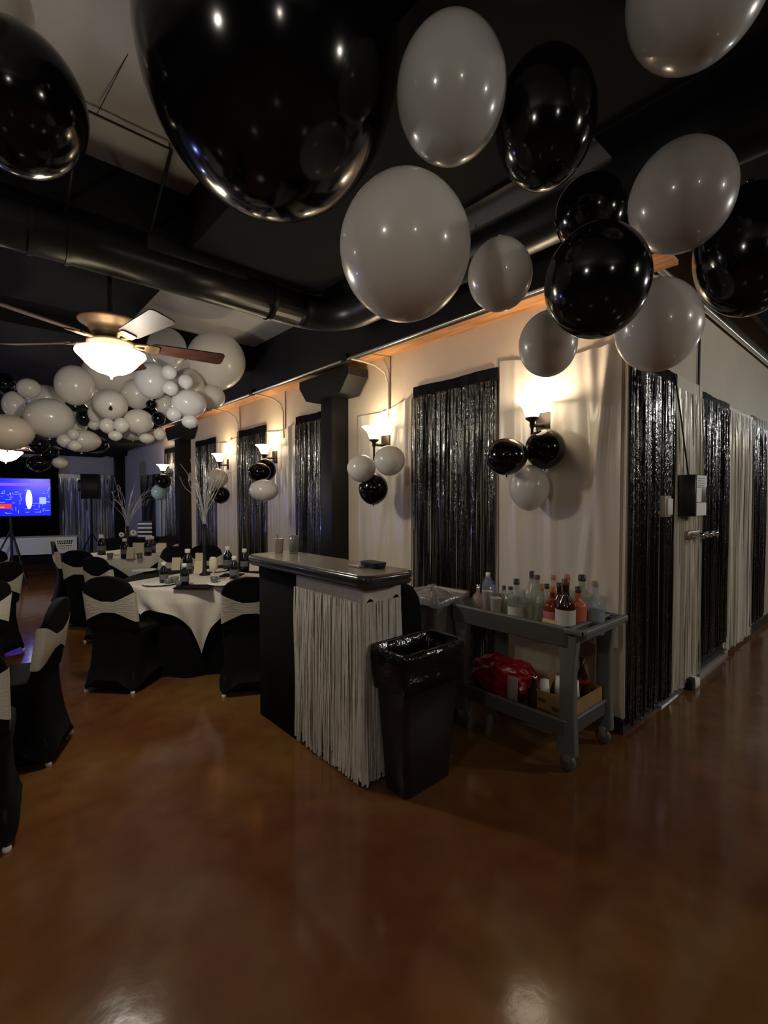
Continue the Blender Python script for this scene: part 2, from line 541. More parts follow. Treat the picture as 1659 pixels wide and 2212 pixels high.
# black plastic panel on the unlit end of the lamp wall
y0, _ = atX(346, WX - .03); y1, _ = atX(305, WX - .03)
bp = MB().grid(lambda u, v: (WX - .03 - .012 * math.sin(u * 20 + v * 7), y0 + (y1 - y0) * u, .4 + 1.62 * v), 24, 12)
tag(bp.build('plastic_sheet', mat('black_plastic_sheet', (.012, .013, .016), .25, bump=.6, bscale=4)), 'black plastic sheet pinned on the unlit end of the lamp wall', 'sheet')

# ================================================================== WHITE SHEETS ON THE LAMP WALL
def sheet(px0, px1, zt0, zt1, zb, label, folds):
    x = WX - .010
    ya, _ = atX(px1, x); yb, _ = atX(px0, x)
    def f(u, v):
        y = ya + (yb - ya) * u
        zt = zt0 + (zt1 - zt0) * u - .035 * math.sin(PI * u) ** 2
        d = 0
        for (a, b, amp) in folds:
            q = (u - (a + (b - a) * (1 - v))) * 26
            d += amp * math.exp(-q * q)
        d += .003 * math.sin(u * 17 + v * 3) + .002 * math.sin(u * 41 - v * 5)
        return (x - .004 - max(d, -.003), y, zb + (zt - zb) * v)
    o = MB().grid(f, 70, 40).build('plastic_sheet', M_sheet)
    return tag(o, label, 'sheet', 'white sheets behind the wall lamps')
sheet(1078, 1340, 2.47, 2.55, .55, 'white plastic sheet pinned behind the wall lamp nearest the corner', ((.06, .30, .03), (.10, .16, .022), (.52, .5, .02), (.22, .05, .018), (.85, .8, .012)))
sheet(775, 889, 2.42, 2.35, .45, 'white plastic sheet pinned behind the second wall lamp beside the column', ((.08, .10, .03), (.2, .75, .02), (.5, .45, .012)))
sheet(579, 639, 2.42, 2.40, .30, 'white plastic sheet pinned behind the third wall lamp past the column', ((.2, .15, .02), (.5, .5, .012)))
sheet(470, 513, 2.42, 2.40, .30, 'white plastic sheet pinned behind the fourth wall lamp past the column', ((.3, .25, .02), (.6, .6, .012)))
# pale hanging strip and wall curtain scraps beyond
y0, _ = atX(340, WX - .05)
tag(MB().bbox(WX - .05, y0 - .16, .4, WX - .02, y0 + .14, 1.55, .01).build('streamer_panel', M_bluelit), 'pale blue streamer panel hanging under the farthest lamp balloons', 'streamer')
y0, _ = atX(387, WX - .10)
tag(MB().bbox(WX - .10, y0 - .03, .2, WX - .06, y0 + .03, 2.1, .01).build('streamer_panel', mat('pale_strip', (.5, .52, .56), .5)), 'narrow pale vertical strip standing between column and farthest foil curtain', 'streamer')

# ================================================================== BALLOONS
def balloon_mesh(a, b, knot=-1, seg=40):
    """latex balloon, radius a, half height b, knot below (-1) or above (+1)"""
    m = MB(); prof = []
    n = 26
    for i in range(n + 1):
        th = PI * i / n
        z = -math.cos(th)
        r = math.sin(th)
        if z * -1 > 0: r *= (1 - .10 * z * z)       # slimmer towards the neck
        prof.append((max(r * a, .0004), z * b))
    prof[0] = (a * .035, -b)
    kn = [(a * .07, -b - a * .085), (a * .02, -b - a * .04), (a * .035, -b)]
    prof = kn + prof[1:]
    if knot > 0: prof = [(r, -z) for r, z in reversed(prof)]
    m.lathe(prof, n=seg)
    return m

def fit(bb, a, ratio=None):
    """place an ellipsoid of radius a so that it has the picture extent bb; returns centre and half height"""
    x0, y0, x1, y1 = bb
    b = a * (ratio or 1.15)
    px, py = (x0 + x1) / 2, (y0 + y1) / 2 if y0 is not None else y1 - (x1 - x0) * .65
    t = 2 * a * FPX / (x1 - x0)
    for it in range(25):
        c = unproject(px, py, t)
        P = []
        for i in range(13):
            th = PI * i / 12
            for k in range(24):
                ph = 2 * PI * k / 24
                P.append(project(c + Vector((a * math.sin(th) * math.cos(ph), a * math.sin(th) * math.sin(ph), b * math.cos(th)))))
        X0 = min(p[0] for p in P); X1 = max(p[0] for p in P); Y0 = min(p[1] for p in P); Y1 = max(p[1] for p in P)
        t *= (X1 - X0) / (x1 - x0)
        px += ((x0 + x1) - (X0 + X1)) / 2
        if y0 is not None:
            if not ratio: b *= ((y1 - y0) / (Y1 - Y0))
            py += ((y0 + y1) - (Y0 + Y1)) / 2
        else:
            py += y1 - Y1
    return unproject(px, py, t), b

def balloon(bb, a, m, label, ratio=None, knot=-1, group=None, tilt=None):
    c, b = fit(bb, a, ratio)
    b = max(.7 * a, min(1.5 * a, b))
    top = c.z + b
    o = balloon_mesh(a, b, knot).build('balloon', m, None, c)
    if tilt: o.rotation_euler = tilt
    tag(o, label, 'balloon', group)
    return o

GO = 'balloons floating under the ceiling'
B = M_black_bal; Wt = M_white_bal
balloon((278, None, 861, 482), .40, B, 'giant glossy black balloon hanging overhead beside the pale ceiling panel', ratio=1.22, knot=1, group=GO)
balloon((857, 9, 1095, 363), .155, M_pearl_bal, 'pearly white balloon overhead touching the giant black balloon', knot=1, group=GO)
balloon((735, 353, 1016, 697), .20, Wt, 'large plain white balloon hanging below the giant black and pearly balloons', knot=1, group=GO)
balloon((1070, 84, 1292, 416), .15, B, 'black balloon with pointed knot on top beside the pearly white balloon', knot=1, group=GO)
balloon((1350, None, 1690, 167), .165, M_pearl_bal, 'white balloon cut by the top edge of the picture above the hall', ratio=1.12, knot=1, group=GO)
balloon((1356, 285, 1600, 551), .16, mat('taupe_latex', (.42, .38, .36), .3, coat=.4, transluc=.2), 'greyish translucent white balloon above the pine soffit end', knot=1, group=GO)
balloon((1175, 470, 1412, 734), .155, B, 'round black balloon hanging in front of the wall corner', knot=1, group=GO)
balloon((1196, 365, 1356, 545), .14, B, 'black balloon tucked above and behind the round black one', knot=1, group=GO)
balloon((1340, 590, 1420, 706), .07, B, 'black balloon peeking out behind the round black one at the corner', knot=1, group=GO)
balloon((1326, 596, 1524, 804), .15, Wt, 'white balloon hanging right in front of the wall corner curtain', knot=1, group=GO)
balloon((1494, 383, 1760, 686), .18, B, 'black balloon cut by the picture edge over the side wall', knot=1, group=GO)
balloon((1011, 507, 1151, 675), .11, Wt, 'smaller white balloon hanging between large white and round black balloons', knot=1, group=GO)
balloon((1120, 668, 1249, 815), .125, Wt, 'white balloon hanging just above the wall lamp nearest the corner', knot=1, group=GO)
balloon((-150, 14, 194, 391), .19, B, 'black balloon cut by the picture edge near the trapeze hanger', knot=1, group=GO)
balloon((-170, None, 76, 140), .14, Wt, 'white balloon at the top picture corner before the black one', ratio=1.15, knot=1, group=GO)

# garland of balloons behind the ceiling fan: crop circle (x, y, rx, ry), distance nudge, material, label
GG = 'balloons of the garland behind the ceiling fan'
P_ = mat('lit_white_latex', (.93, .94, .97), .26, coat=.5, transluc=.2)  # brighter copy of white_latex, direct lamp light put into its colour
gl = [
    (1385, 475, 188, 190, .30, Wt, 'large round white balloon at the wall end of the ceiling garland'),
    (1350, 705, 92, 82, .25, Wt, 'white balloon tucked below the large round one at the garland wall end'),
    (1070, 395, 128, 135, .35, P_, 'bluish white garland balloon seen behind the raised fan blade'),
    (970, 600, 112, 120, -.05, P_, 'bright white garland balloon just under the dark fan blade'),
    (1082, 545, 50, 48, -.22, P_, 'tiny white balloon topmost of the four on the bright garland balloon'),
    (1090, 648, 50, 48, -.25, P_, 'tiny white balloon lowest of those on the bright garland balloon'),
    (1188, 605, 48, 48, -.15, P_, 'tiny white balloon hanging under the middle of the dark fan blade'),
    (1200, 650, 115, 130, .12, Wt, 'white balloon half hidden behind the tiny ones below the fan blade'),
    (1208, 748, 115, 92, -.05, P_, 'wide white balloon low at the wall end of the garland'),
    (1112, 815, 50, 48, -.15, P_, 'tiny white balloon stuck beside the wide low garland balloon'),
    (1215, 862, 54, 44, -.12, P_, 'tiny white balloon lowest at the wall end of the garland'),
    (1060, 760, 70, 70, .15, Wt, 'small dim balloon behind the wide low garland balloon'),
    (705, 560, 180, 130, .20, Wt, 'large white balloon directly behind the lit fan bowl'),
    (708, 755, 112, 100, -.15, Wt, 'white garland balloon with a dark drop mark below the fan bowl'),
    (878, 685, 105, 100, .05, Wt, 'white garland balloon between fan bowl and bright garland balloon'),
    (686, 888, 52, 50, -.22, Wt, 'tiny white balloon under the drop marked balloon, on its wall-less side'),
    (776, 885, 52, 50, -.22, Wt, 'tiny white balloon under the drop marked balloon, nearer the wall'),
    (738, 952, 46, 34, -.22, Wt, 'tiny white balloon lowest of the three under the drop marked balloon'),
    (888, 862, 98, 82, -.08, Wt, 'white balloon beside the small black garland balloon'),
    (1015, 842, 45, 46, -.12, B, 'small black balloon in the middle of the white garland'),
    (968, 752, 36, 30, .0, B, 'tiny black balloon above the small black garland balloon'),
    (850, 935, 88, 44, .10, Wt, 'dim flat balloon under the white one beside the small black balloon'),
    (940, 970, 50, 34, -.08, Wt, 'tiny balloon hanging lowest under the small black garland balloon'),
    (1022, 942, 40, 42, -.02, Wt, 'tiny dim balloon next to the column bracket at the garland bottom'),
    (480, 630, 132, 132, -.05, Wt, 'large grey lit balloon on the far side of the fan bowl from the wall'),
    (600, 700, 80, 90, .20, Wt, 'dim balloon between the fan bowl and large grey lit balloon'),
    (290, 715, 130, 90, .25, Wt, 'dim balloon behind the two round ones at the garland outer end'),
    (185, 650, 80, 66, -.05, Wt, 'upper round balloon at the outer end of the garland'),
    (88, 755, 78, 90, -.02, Wt, 'lower round balloon at the outer end of the garland'),
    (315, 840, 168, 130, -.10, Wt, 'largest low white balloon at the outer half of the garland'),
    (450, 880, 110, 90, .15, Wt, 'dim balloon behind the largest low garland balloon'),
    (535, 835, 50, 60, .0, B, 'black balloon wedged between the large low and drop marked balloons'),
    (608, 815, 50, 60, .02, Wt, 'narrow dim balloon beside the wedged black one'),
    (606, 880, 48, 36, .05, Wt, 'tiny dim balloon under the narrow one beside the wedged black one'),
    (45, 930, 180, 118, -.30, mat('peach_white_latex', (.80, .68, .56), .28, coat=.4, transluc=.25), 'warm lit balloon cut by the picture edge above the second fan lamp'),
    (520, 985, 130, 75, .05, Wt, 'wide dim balloon pointing towards the drop marked one'),
    (415, 985, 52, 44, -.12, Wt, 'small pale balloon below the largest low garland balloon'),
    (478, 1015, 46, 36, -.18, Wt, 'small flat pale balloon lowest of the trio below the largest one'),
    (470, 945, 40, 38, -.12, Wt, 'small pale balloon topmost of the trio below the largest one'),
    (385, 1125, 52, 38, .15, Wt, 'small pale balloon hanging alone near the black tail of the garland'),
    (250, 1010, 70, 60, .0, B, 'black balloon in the tail of the garland over the screen'),
    (250, 1130, 80, 55, .1, B, 'black balloon lowest in the tail of the garland'),
    (320, 1060, 60, 50, .15, B, 'black balloon between the lowest black and the trio'),
    (30, 620, 75, 70, .2, B, 'black balloon at the outer end of the garland by the picture edge'),
    (600, 1010, 100, 60, .3, B, 'black balloon behind the wide dim one near the garland bottom'),
]
for gx, gy, rx, ry, dz, m, lb in gl:
    px = gx / 2.9625; py = 620 + gy / 2.9625; r_ = rx / 2.9625
    t_ = 4.7 + dz * 1.2
    c = unproject(px, py, t_)
    k = math.cos(math.atan(math.hypot(px - 829.5, py - 1106) / FPX))
    off = abs(px - 829.5) / FPX
    a = r_ / FPX * t_ / math.sqrt(1 + off * off * .8)
    b = ry / 2.9625 / FPX * t_ / 1.04
    o = balloon_mesh(a, max(.6 * a, min(1.35 * a, b)), -1, 28).build('balloon', m, None, c)
    tag(o, lb, 'balloon', GG)
    if 'with a dark drop mark' in lb:
        q = (EYE - c); q.z = 0; q.normalize()
        MB().lathe([(.0005, -.028), (.012, -.024), (.017, -.012), (.012, .004), (.004, .02), (.0005, .034)], tuple(q * (a * .93) + Vector((0, 0, -b * .33))), 14).build('drop_mark', M_black, o)

# balloons tied under the wall lamps
GL = 'balloons tied under the wall lamps'
for bb, a, m, lb in [
    ((1050, 946, 1140, 1027), .135, B, 'black balloon pointing towards the wide foil curtain, under the corner lamp'),
    ((1133, 926, 1223, 1014), .135, B, 'black balloon directly beneath the corner wall lamp'),
    ((1100, 1004, 1188, 1103), .135, Wt, 'white balloon hanging below two black ones at the corner lamp'),
    ((750, 982, 812, 1042), .125, Wt, 'white balloon beside the black column under the second lamp'),
    ((808, 962, 875, 1028), .130, Wt, 'white balloon directly beneath the second wall lamp'),
    ((775, 1021, 838, 1091), .130, B, 'black balloon below two white ones at the second lamp'),
    ((535, 1000, 585, 1040), .130, B, 'black balloon partly behind another under the third wall lamp'),
    ((549, 991, 597, 1040), .130, B, 'black balloon directly beneath the third wall lamp'),
    ((538, 1036, 602, 1083), .150, Wt, 'white balloon below two black ones at the third lamp'),
    ((446, 1012, 493, 1055), .150, Wt, 'white balloon directly beneath the fourth wall lamp'),
    ((457, 1050, 497, 1088), .130, B, 'black balloon below the white one at the fourth lamp'),
    ((334, 1024, 370, 1056), .140, B, 'black balloon beneath the farthest wall lamp'),
    ((326, 1046, 362, 1081), .140, M_bluelit, 'white balloon tinted blue as lit, beneath the farthest wall lamp')]:
    balloon(bb, a, m, lb, group=GL)

# ================================================================== WALL LAMPS
def sconce():
    t = thing('wall_lamp', 'lit frosted wall lamp on the cream wall nearest the corner', 'wall lamp', group='wall lamps along the cream wall')
    # local: wall at x=0, lamp towards -x ; origin on the wall at shade base height
    MB().bbox(-.03, -.06, -.11, 0, .06, .05, .008).build('backplate', M_dbronze, t)
    MB().tube([(-.02, 0, -.04), (-.10, 0, -.05), (-.17, 0, -.05)], .013, 8).build('arm', M_dbronze, t)
    MB().lathe([(.001, -.20), (.010, -.195), (.010, -.08), (.018, -.06), (.018, -.03), (.045, -.012), (.045, .0)], (-.17, 0, 0), 20).build('stem', M_dbronze, t)
    pr = [(.038, 0), (.048, .02), (.056, .045), (.072, .075), (.094, .10), (.118, .118)]
    MB().lathe([(r - .004, z) for r, z in reversed(pr)] + [(.034, .004)] + pr + [(pr[-1][0] - .004, pr[-1][1])], (-.17, 0, 0), 32).build('shade', M_shade, t)
    return t
S0 = sconce()
sc = []
for px, ptop in ((1148, 866), (808, 923), (572, 962), (475, 981), (353, 1004)):
    y, tt = atX(px, WX - .17)
    sc.append((y, zat(ptop, tt) - .118))
lbs = ['lit frosted wall lamp nearest the corner, above two black balloons', 'lit frosted wall lamp above two white balloons beside the column',
       'lit frosted wall lamp between two foil curtains past the column', 'lit frosted wall lamp behind the near branch centrepiece', 'lit frosted wall lamp farthest along the wall']
for i, (y, z) in enumerate(sc):
    o = S0 if i == 0 else copy_tree(S0, (WX, y, z))
    o.location = (WX, y, z); o['label'] = lbs[i]
    lamp('wall_lamp_bulb', (WX - .17, y, z + .10), SCONCE_POWER * (1.0, .8, .9, .9, .9)[i], WARM if i < 1 else ((1, .82, .52) if i < 4 else WARM), .03)

# ================================================================== CEILING FAN
def fan(loc, rz, label, full=True):
    t = thing('ceiling_fan', label, 'ceiling fan', loc, rz)
    MB().lathe([(.001, .98), (.07, .98), (.07, .93), (.015, .90), (.015, .24), (.02, .22)], n=20).build('downrod', M_black, t)
    MB().lathe([(.02, .19), (.17, .19), (.182, .184), (.178, .172), (.155, .165), (.15, .155), (.13, .148), (.115, .115), (.11, .09), (.115, .075), (.09, .07)], n=40).build('motor_housing', M_bronze, t)
    MB().lathe([(.10, .072), (.135, .06), (.135, .04), (.10, .03), (.08, .0), (.10, -.012)], n=40).build('light_fitter', M_bronze, t)
    pr = [(.185, -.012), (.197, -.008), (.198, -.02), (.185, -.035), (.165, -.055), (.145, -.08), (.115, -.11), (.08, -.13), (.04, -.142), (.006, -.145)]
    MB().lathe([(.10, -.01)] + pr, n=48).build('light_bowl', M_bowl, t)
    MB().lathe([(.045, -.136), (.03, -.15), (.012, -.156), (.008, -.172), (.001, -.176)], n=20).build('finial', M_dbronze, t)
    for k in range(5):
        a = math.radians(72 * k)
        rot = Matrix.Rotation(a, 4, 'Z') @ Matrix.Translation((0, 0, .055)) @ Matrix.Rotation(math.radians(-14), 4, 'X')
        br = MB(); br.tube([(.10, 0, .01), (.16, .02, 0), (.22, .03, 0)], .010, 8); br.tube([(.10, 0, .01), (.16, -.02, 0), (.22, -.03, 0)], .010, 8)
        br.bbox(.19, -.045, -.008, .28, .045, .0, .02)
        br.v = [tuple(rot @ Vector(p)) for p in br.v]
        bl = MB()
        lp = [(x + .46, y) for x, y in rrect(.46, .135, .03, 4)]
        lp = [(x, y * (.85 + .25 * (x - .23) / .46)) for x, y in lp]
        bl.loft([[(x, y, 0) for x, y in lp], [(x, y, .007) for x, y in lp]], smooth=False)
        bl.v = [tuple(rot @ Vector(p)) for p in bl.v]
        o = bl.build('blade', M_blade, t)
        br.build('blade_bracket', M_bronze, t)
    return t
FAN = unproject(240, 760, 3.0)
FANZ = 2.425
def camang(deg):  # angle measured from the camera's right towards its forward direction -> world z rotation
    return math.radians(deg) - YAW
fan((FAN.x, FAN.y, FANZ), camang(33), 'bronze ceiling fan with lit glass bowl, hanging before the balloon garland')
lamp('fan_bulb', (FAN.x, FAN.y, FANZ - .21), FAN_POWER, (1, .93, .82), .07)
F2 = unproject(12, 985, 6.6)
fan((F2.x, F2.y, F2.z + .07), camang(10), 'distant lit ceiling fan bowl at the picture edge above the screen')
lamp('fan_bulb', (F2.x, F2.y, F2.z - .16), FAN_POWER, (1, .93, .82), .07)

# ================================================================== CHAIRS
def se(n, hw, y0, y1, p=.45):
    cy = (y0 + y1) / 2; hy = (y1 - y0) / 2
    out = []
    for i in range(n):
        a = 2 * PI * i / n + PI / n
        c, s_ = math.cos(a), math.sin(a)
        out.append((hw * math.copysign(abs(c) ** p, c), cy + hy * math.copysign(abs(s_) ** p, s_)))
    return out

def make_chair():
    t = thing('banquet_chair', 'x', 'chair', group='chairs in black covers with ivory sashes')
    N = 40
    def lean(z): return -.215 - .16 * max(0, z - .45) + (.22 * (0.45 - z) ** 1.4 * -1 if z < .45 else 0)
    loops = []
    for z, hw, yf in ((.0, .235, .245), (.06, .230, .240), (.2, .205, .21), (.34, .20, .205), (.43, .215, .225), (.462, .215, .222), (.474, .205, .20)):
        L = []
        for (x, y) in se(N, hw, lean(z) - .005, yf, .38):
            zz = z
            if z < .10:     # hem arches up between the feet
                ax = abs(x) / hw; cy = (lean(z) + yf) / 2; ay = abs(y - cy) / ((yf - lean(z)) / 2)
                zz = z + .20 * (1 - min(1, min(ax, 1) * min(ay, 1)) ** .8) * (1 - z / .10)
                zz = min(zz, .19)
            L.append((x, y, zz))
        loops.append(L)
    for z, hw, th in ((.480, .208, .075), (.50, .206, .062), (.58, .205, .055), (.68, .205, .052), (.78, .205, .05)):
        loops.append([(x, y, z) for x, y in se(N, hw, lean(z) - .005, lean(z) + th, .5)])
    for k in range(1, 9):
        q = k / 8 * .98
        z = .78 + .125 * math.sin(q * PI / 2); hw = .205 * math.cos(q * PI / 2) ** .75; th = .05
        loops.append([(x, y, z) for x, y in se(N, max(hw, .02), lean(z) - .003, lean(z) + th - .01, .5)])
    MB().loft(loops).build('chair_cover', M_spandex, t)
    # sash: wide at the sides, gathered in the middle
    def ring(v):
        L = []
        for (x, y) in se(56, .212, lean(.66) - .012, lean(.66) + .066, .5):
            s_ = abs(x) / .212
            hh = .030 + .088 * s_ ** 1.3
            L.append((x, y + (-.16 * (v * hh)), .665 + v * hh))
        return L
    MB().loft([ring(v) for v in (-1, -.6, -.2, .2, .6, 1)], cap=False).build('sash', M_sash, t)
    for sx in (-1, 1):
        for y in (-.255, .205):
            l = MB(); l.tube([(sx * .192, y, 0), (sx * .180, y * .9, .16)], .011, 8)
            o = l.build('leg', M_steel, t)
            MB().lathe([(.016, 0), (.018, .012), (.012, .022)], (sx * .192, y, 0), 10).build('foot_cap', M_cap, o)
    return t
CH0 = make_chair()
first = [True]
def chair(px, tt, face, label):
    p = G(px, tt)
    rz = camang(face) - PI / 2      # local +y is the front
    if first[0]:
        first[0] = False
        CH0.location = p; CH0.rotation_euler.z = rz; CH0['label'] = label
        return CH0
    return copy_tree(CH0, p, rz, label)
chair(276, 3.90, 84, 'black covered chair with ivory sash before the draped corner of the near round table')
chair(540, 3.86, 104, 'black covered chair half hidden behind the end of the bar counter')
chair(8, 2.74, 198, 'black covered chair standing alone side-on in the aisle, ivory sash')
chair(-112, 2.09, 125, 'black covered chair cut by the picture edge, nearest to the camera')
chair(200, 5.75, 84, 'black covered chair with its back to the camera at the second round table')
chair(255, 5.1, 66, 'black covered chair showing only its rounded top beyond the near chair')
chair(162, 6.75, 40, 'black covered chair at the outer side of the second round table, sash end hanging')
chair(340, 5.70, -110, 'black covered chair facing the camera between the two round tables')
chair(434, 5.85, -80, 'black covered chair behind the near branch centrepiece')
chair(-58, 5.6, 160, 'black covered chair at the picture edge below the screen')
chair(-48, 4.5, 178, 'black covered chair with hanging sash corner at the outer table')
chair(-100, 3.5, 168, 'black covered chair in shadow between the outer tables')
chair(335, 7.4, -110, 'black covered chair on the far side of the second round table')

# ================================================================== ROUND TABLES
def round_table(c, R, label, rot, lc, side=1.72, off=0.0):
    t = thing('round_table', label, 'table', (c.x, c.y, 0), group='round banquet tables')
    n = 72
    loops = []
    for z, k in ((.0, 1), (.25, .6), (.5, .3), (.72, .05), (.742, 0)):
        loops.append([((R - .22 * (k if z < .7 else 0) * 0 + .02 * k * math.sin(14 * 2 * PI * i / n)) * math.cos(2 * PI * i / n), (R + .02 * k * math.sin(14 * 2 * PI * i / n)) * math.sin(2 * PI * i / n), z) for i in range(n)])
    loops.append([((R - .012) * math.cos(2 * PI * i / n), (R - .012) * math.sin(2 * PI * i / n), .75) for i in range(n)])
    MB().loft(loops).build('table_cover', M_blackcloth, t)
    h = side / 2
    def f(u, v):
        x = (u - .5) * side + off; y = (v - .5) * side + off
        r = math.hypot(x, y); a = math.atan2(y, x)
        if r <= R: q = (x, y, .756)
        else:
            d = r - R
            rr = R + .012 + min(.03, d * .25) + .016 * math.sin(13 * a) * min(1, d * 6) + .035 * d
            if off > .15: a = PI / 4 + (a - PI / 4) * (1 - .58 * min(1, d * 3.0))
            q = (rr * math.cos(a), rr * math.sin(a), .756 - d)
        cz, sz = math.cos(rot), math.sin(rot)
        return (q[0] * cz - q[1] * sz, q[0] * sz + q[1] * cz, q[2])
    o = MB().grid(f, 60, 60).build('table_overlay', M_linen, None, (c.x, c.y, 0))
    tag(o, lc, 'tablecloth', 'white square overlays on the round tables')
    return t
T1 = G(440, 4.66); T2 = G(285, 6.55); T4 = G(-270, 5.2); T3 = G(-480, 2.95)
def corner_to(c, px, tt):   # rotation that points a cloth corner at a picture column
    d = G(px, tt) - c
    return math.atan2(d.y, d.x) - PI / 4
round_table(T1, .71, 'near round table in black cloth with branch centrepiece', corner_to(T1, 420, 3.2), 'white square overlay with one corner hanging on the near round table', 1.16, .31)
round_table(T2, .62, 'second round table in black cloth below the distant branch centrepiece', corner_to(T2, 300, 4.6), 'white square overlay on the second round table', 1.15, .08)
round_table(T4, .74, 'outer round table in black cloth at the picture edge below the screen', corner_to(T4, 0, 3.5), 'white square overlay on the outer round table below the screen', 1.70)
round_table(T3, .70, 'outer round table in black cloth beside the lone aisle chair', corner_to(T3, 200, 2.0), 'white square overlay on the table beside the lone aisle chair', 1.60)

# branch centrepieces
def centrepiece(c, hv, label, seed, n, spread, hb):
    random.seed(seed)
    t = thing('branch_centrepiece', label, 'centrepiece', (c.x, c.y, .757), group='branch centrepieces on the round tables')
    MB().lathe([(.001, 0), (.05, 0), (.052, .01), (.018, .03), (.016, hv * .5), (.022, hv), (.019, hv), (.012, hv - .03)], n=20).build('vase', M_black, t)
    for k in range(n):
        a = random.uniform(0, 2 * PI); s_ = random.uniform(.25, 1) * spread; h = hb * random.uniform(.6, 1.05)
        pts = []
        for q in range(9):
            w = q / 8
            r = s_ * w ** 1.4 + .012 * math.sin(w * 9 + k)
            z = hv - .02 + h * (w - .12 * w ** 4 * random.uniform(.2, 2.2))
            pts.append((r * math.cos(a + .3 * w), r * math.sin(a + .3 * w), z))
        if k % 3 == 0:   # curled tip
            e = Vector(pts[-1]); d = Vector((math.cos(a), math.sin(a), 0))
            for q in range(1, 8): pts.append(tuple(e + d * (.035 * math.sin(q * .7)) + Vector((0, 0, .04 * math.cos(q * .7) - .04 + .012 * q * (q < 4)))))
        MB().tube(pts, [.0035 - .002 * i / len(pts) for i in range(len(pts))], 5).build('branch', M_twig, t)
        random.random()
c1 = G(441, 4.62)
centrepiece(c1, .50, 'curly silver branches in a tall black vase on the near round table', 3, 16, .34, .78)
c2 = G(274, 6.35)
centrepiece(c2, .38, 'curly silver branches in a black vase on the second round table', 8, 18, .42, .66)
random.seed(11)

# things on the tables
def favour_bottle():
    t = thing('favour_bottle', 'x', 'bottle', group='black favour bottles on the round tables')
    MB().lathe([(.001, 0), (.034, 0), (.036, .006), (.036, .105), (.030, .13), (.014, .15), (.013, .16)], n=20).build('body', mat('black_bottle', (.008, .008, .01), .15, coat=.3), t)
    MB().lathe([(.0365, .04), (.0365, .085)], n=20).build('label_band', mat('grey_label', (.12, .12, .13), .5), t)
    MB().lathe([(.018, .158), (.020, .16), (.020, .185), (.014, .19), (.001, .19)], n=20).build('cap', M_cap, t)
    return t
FB = favour_bottle(); ffirst = [True]
def fbot(px, tt, s, label):
    p = G(px, tt, .757)
    if ffirst[0]: o = FB; ffirst[0] = False; o.location = p; o['label'] = label
    else: o = copy_tree(FB, p, 0, label)
    o.scale = (s, s, s)
fbot(352, 4.15, 1.0, 'black bottle with white cap before the place cards on the near table')
fbot(397, 4.05, 1.0, 'black bottle with grey label at the middle of the near table')
fbot(404, 4.7, 1.3, 'taller black bottle with white cap beside the near black vase')
fbot(505, 4.35, 1.15, 'black bottle with round label closest to the bar on the near table')
fbot(491, 4.95, 1.3, 'black bottle behind the round labelled one near the bar')
fbot(527, 4.9, 1.2, 'black bottle with white cap just before the bar top end')
fbot(268, 5.95, 1.3, 'black bottle with white cap in the middle of the second table')
fbot(218, 6.3, 1.4, 'black bottle at the outer side of the second table')
fbot(318, 6.2, 1.3, 'black bottle at the wall side of the second table')
fbot(328, 6.5, 1.2, 'black bottle behind another at the wall side of the second table')

def votive(px, tt, s, label):
    t = thing('votive_candle', label, 'candle holder', G(px, tt, .757), group='votive glasses on the round tables')
    MB().lathe([(.001, 0), (.024, 0), (.03, .055), (.028, .055), (.022, .006), (.001, .006)], n=18).build('glass_cup', M_glass, t)
    MB().lathe([(.001, .007), (.018, .007), (.018, .03), (.001, .03)], n=14).build('candle', M_cap, t)
    t.scale = (s, s, s)
votive(361, 4.05, 1.1, 'clear votive glass before the black bottle on the near table')
votive(375, 4.1, 1.2, 'clear votive glass between two black bottles on the near table')
votive(461, 4.15, 1.1, 'clear votive glass beside the black vase on the near table')
votive(384, 4.0, .9, 'small votive glass nearest the hanging cloth corner')
votive(300, 5.9, 1.2, 'clear votive glass on the second table by the branch vase')
votive(236, 5.9, 1.2, 'clear votive glass at the outer side of the second table')

def card(px, tt, w, h, label, m=None):
    p = G(px, tt, .757)
    t = MB()
    t.add([(-w / 2, -.03, 0), (w / 2, -.03, 0), (w / 2, 0, h), (-w / 2, 0, h), (-w / 2, .03, 0), (w / 2, .03, 0)], [(0, 1, 2, 3), (3, 2, 5, 4)])
    o = t.build('place_card', m or M_paper, None, p, -YAW)
    tag(o, label, 'card', 'folded cards on the round tables')
card(380, 4.95, .09, .13, 'folded cream card behind the votives on the near table')
card(428, 4.75, .085, .12, 'folded cream card standing just before the near black vase')
card(430, 5.1, .085, .16, 'tall folded cream card behind the near black vase')
card(549, 4.9, .10, .10, 'folded white card by the end of the bar top')
card(281, 5.9, .09, .14, 'folded cream card beside the bottle on the second table')
card(299, 6.3, .16, .16, 'wide white card on the second table below the branches')
card(349, 6.9, .12, .1, 'small white card at the far side of the second table')

def plate(px, tt, r, label):
    o = MB().lathe([(.001, .004), (r * .6, .004), (r, .014), (r, .018), (r * .6, .009), (.001, .009)], n=36).build('plate', M_boxwhite, None, G(px, tt, .757))
    tag(o, label, 'plate', 'white plates on the round tables')
plate(345, 4.12, .15, 'white plate at the aisle side of the near table')
plate(485, 4.12, .15, 'white plate at the bar side of the near table')
plate(465, 4.85, .115, 'white plate beyond the near black vase')
plate(310, 4.85, .115, 'white plate on the aisle edge of the near table by the chair top')
# black napkin runner between the plates
for px, tt, w, lb in ((418, 3.99, .30, 'black napkin laid flat along the near table edge'), (500, 4.6, .2, 'black napkin under the round labelled bottle')):
    o = MB().bbox(-w / 2, -.09, 0, w / 2, .09, .006, .01).build('napkin', M_blackcloth, None, G(px, tt, .757), -YAW)
    tag(o, lb, 'napkin', 'black napkins on the near table')
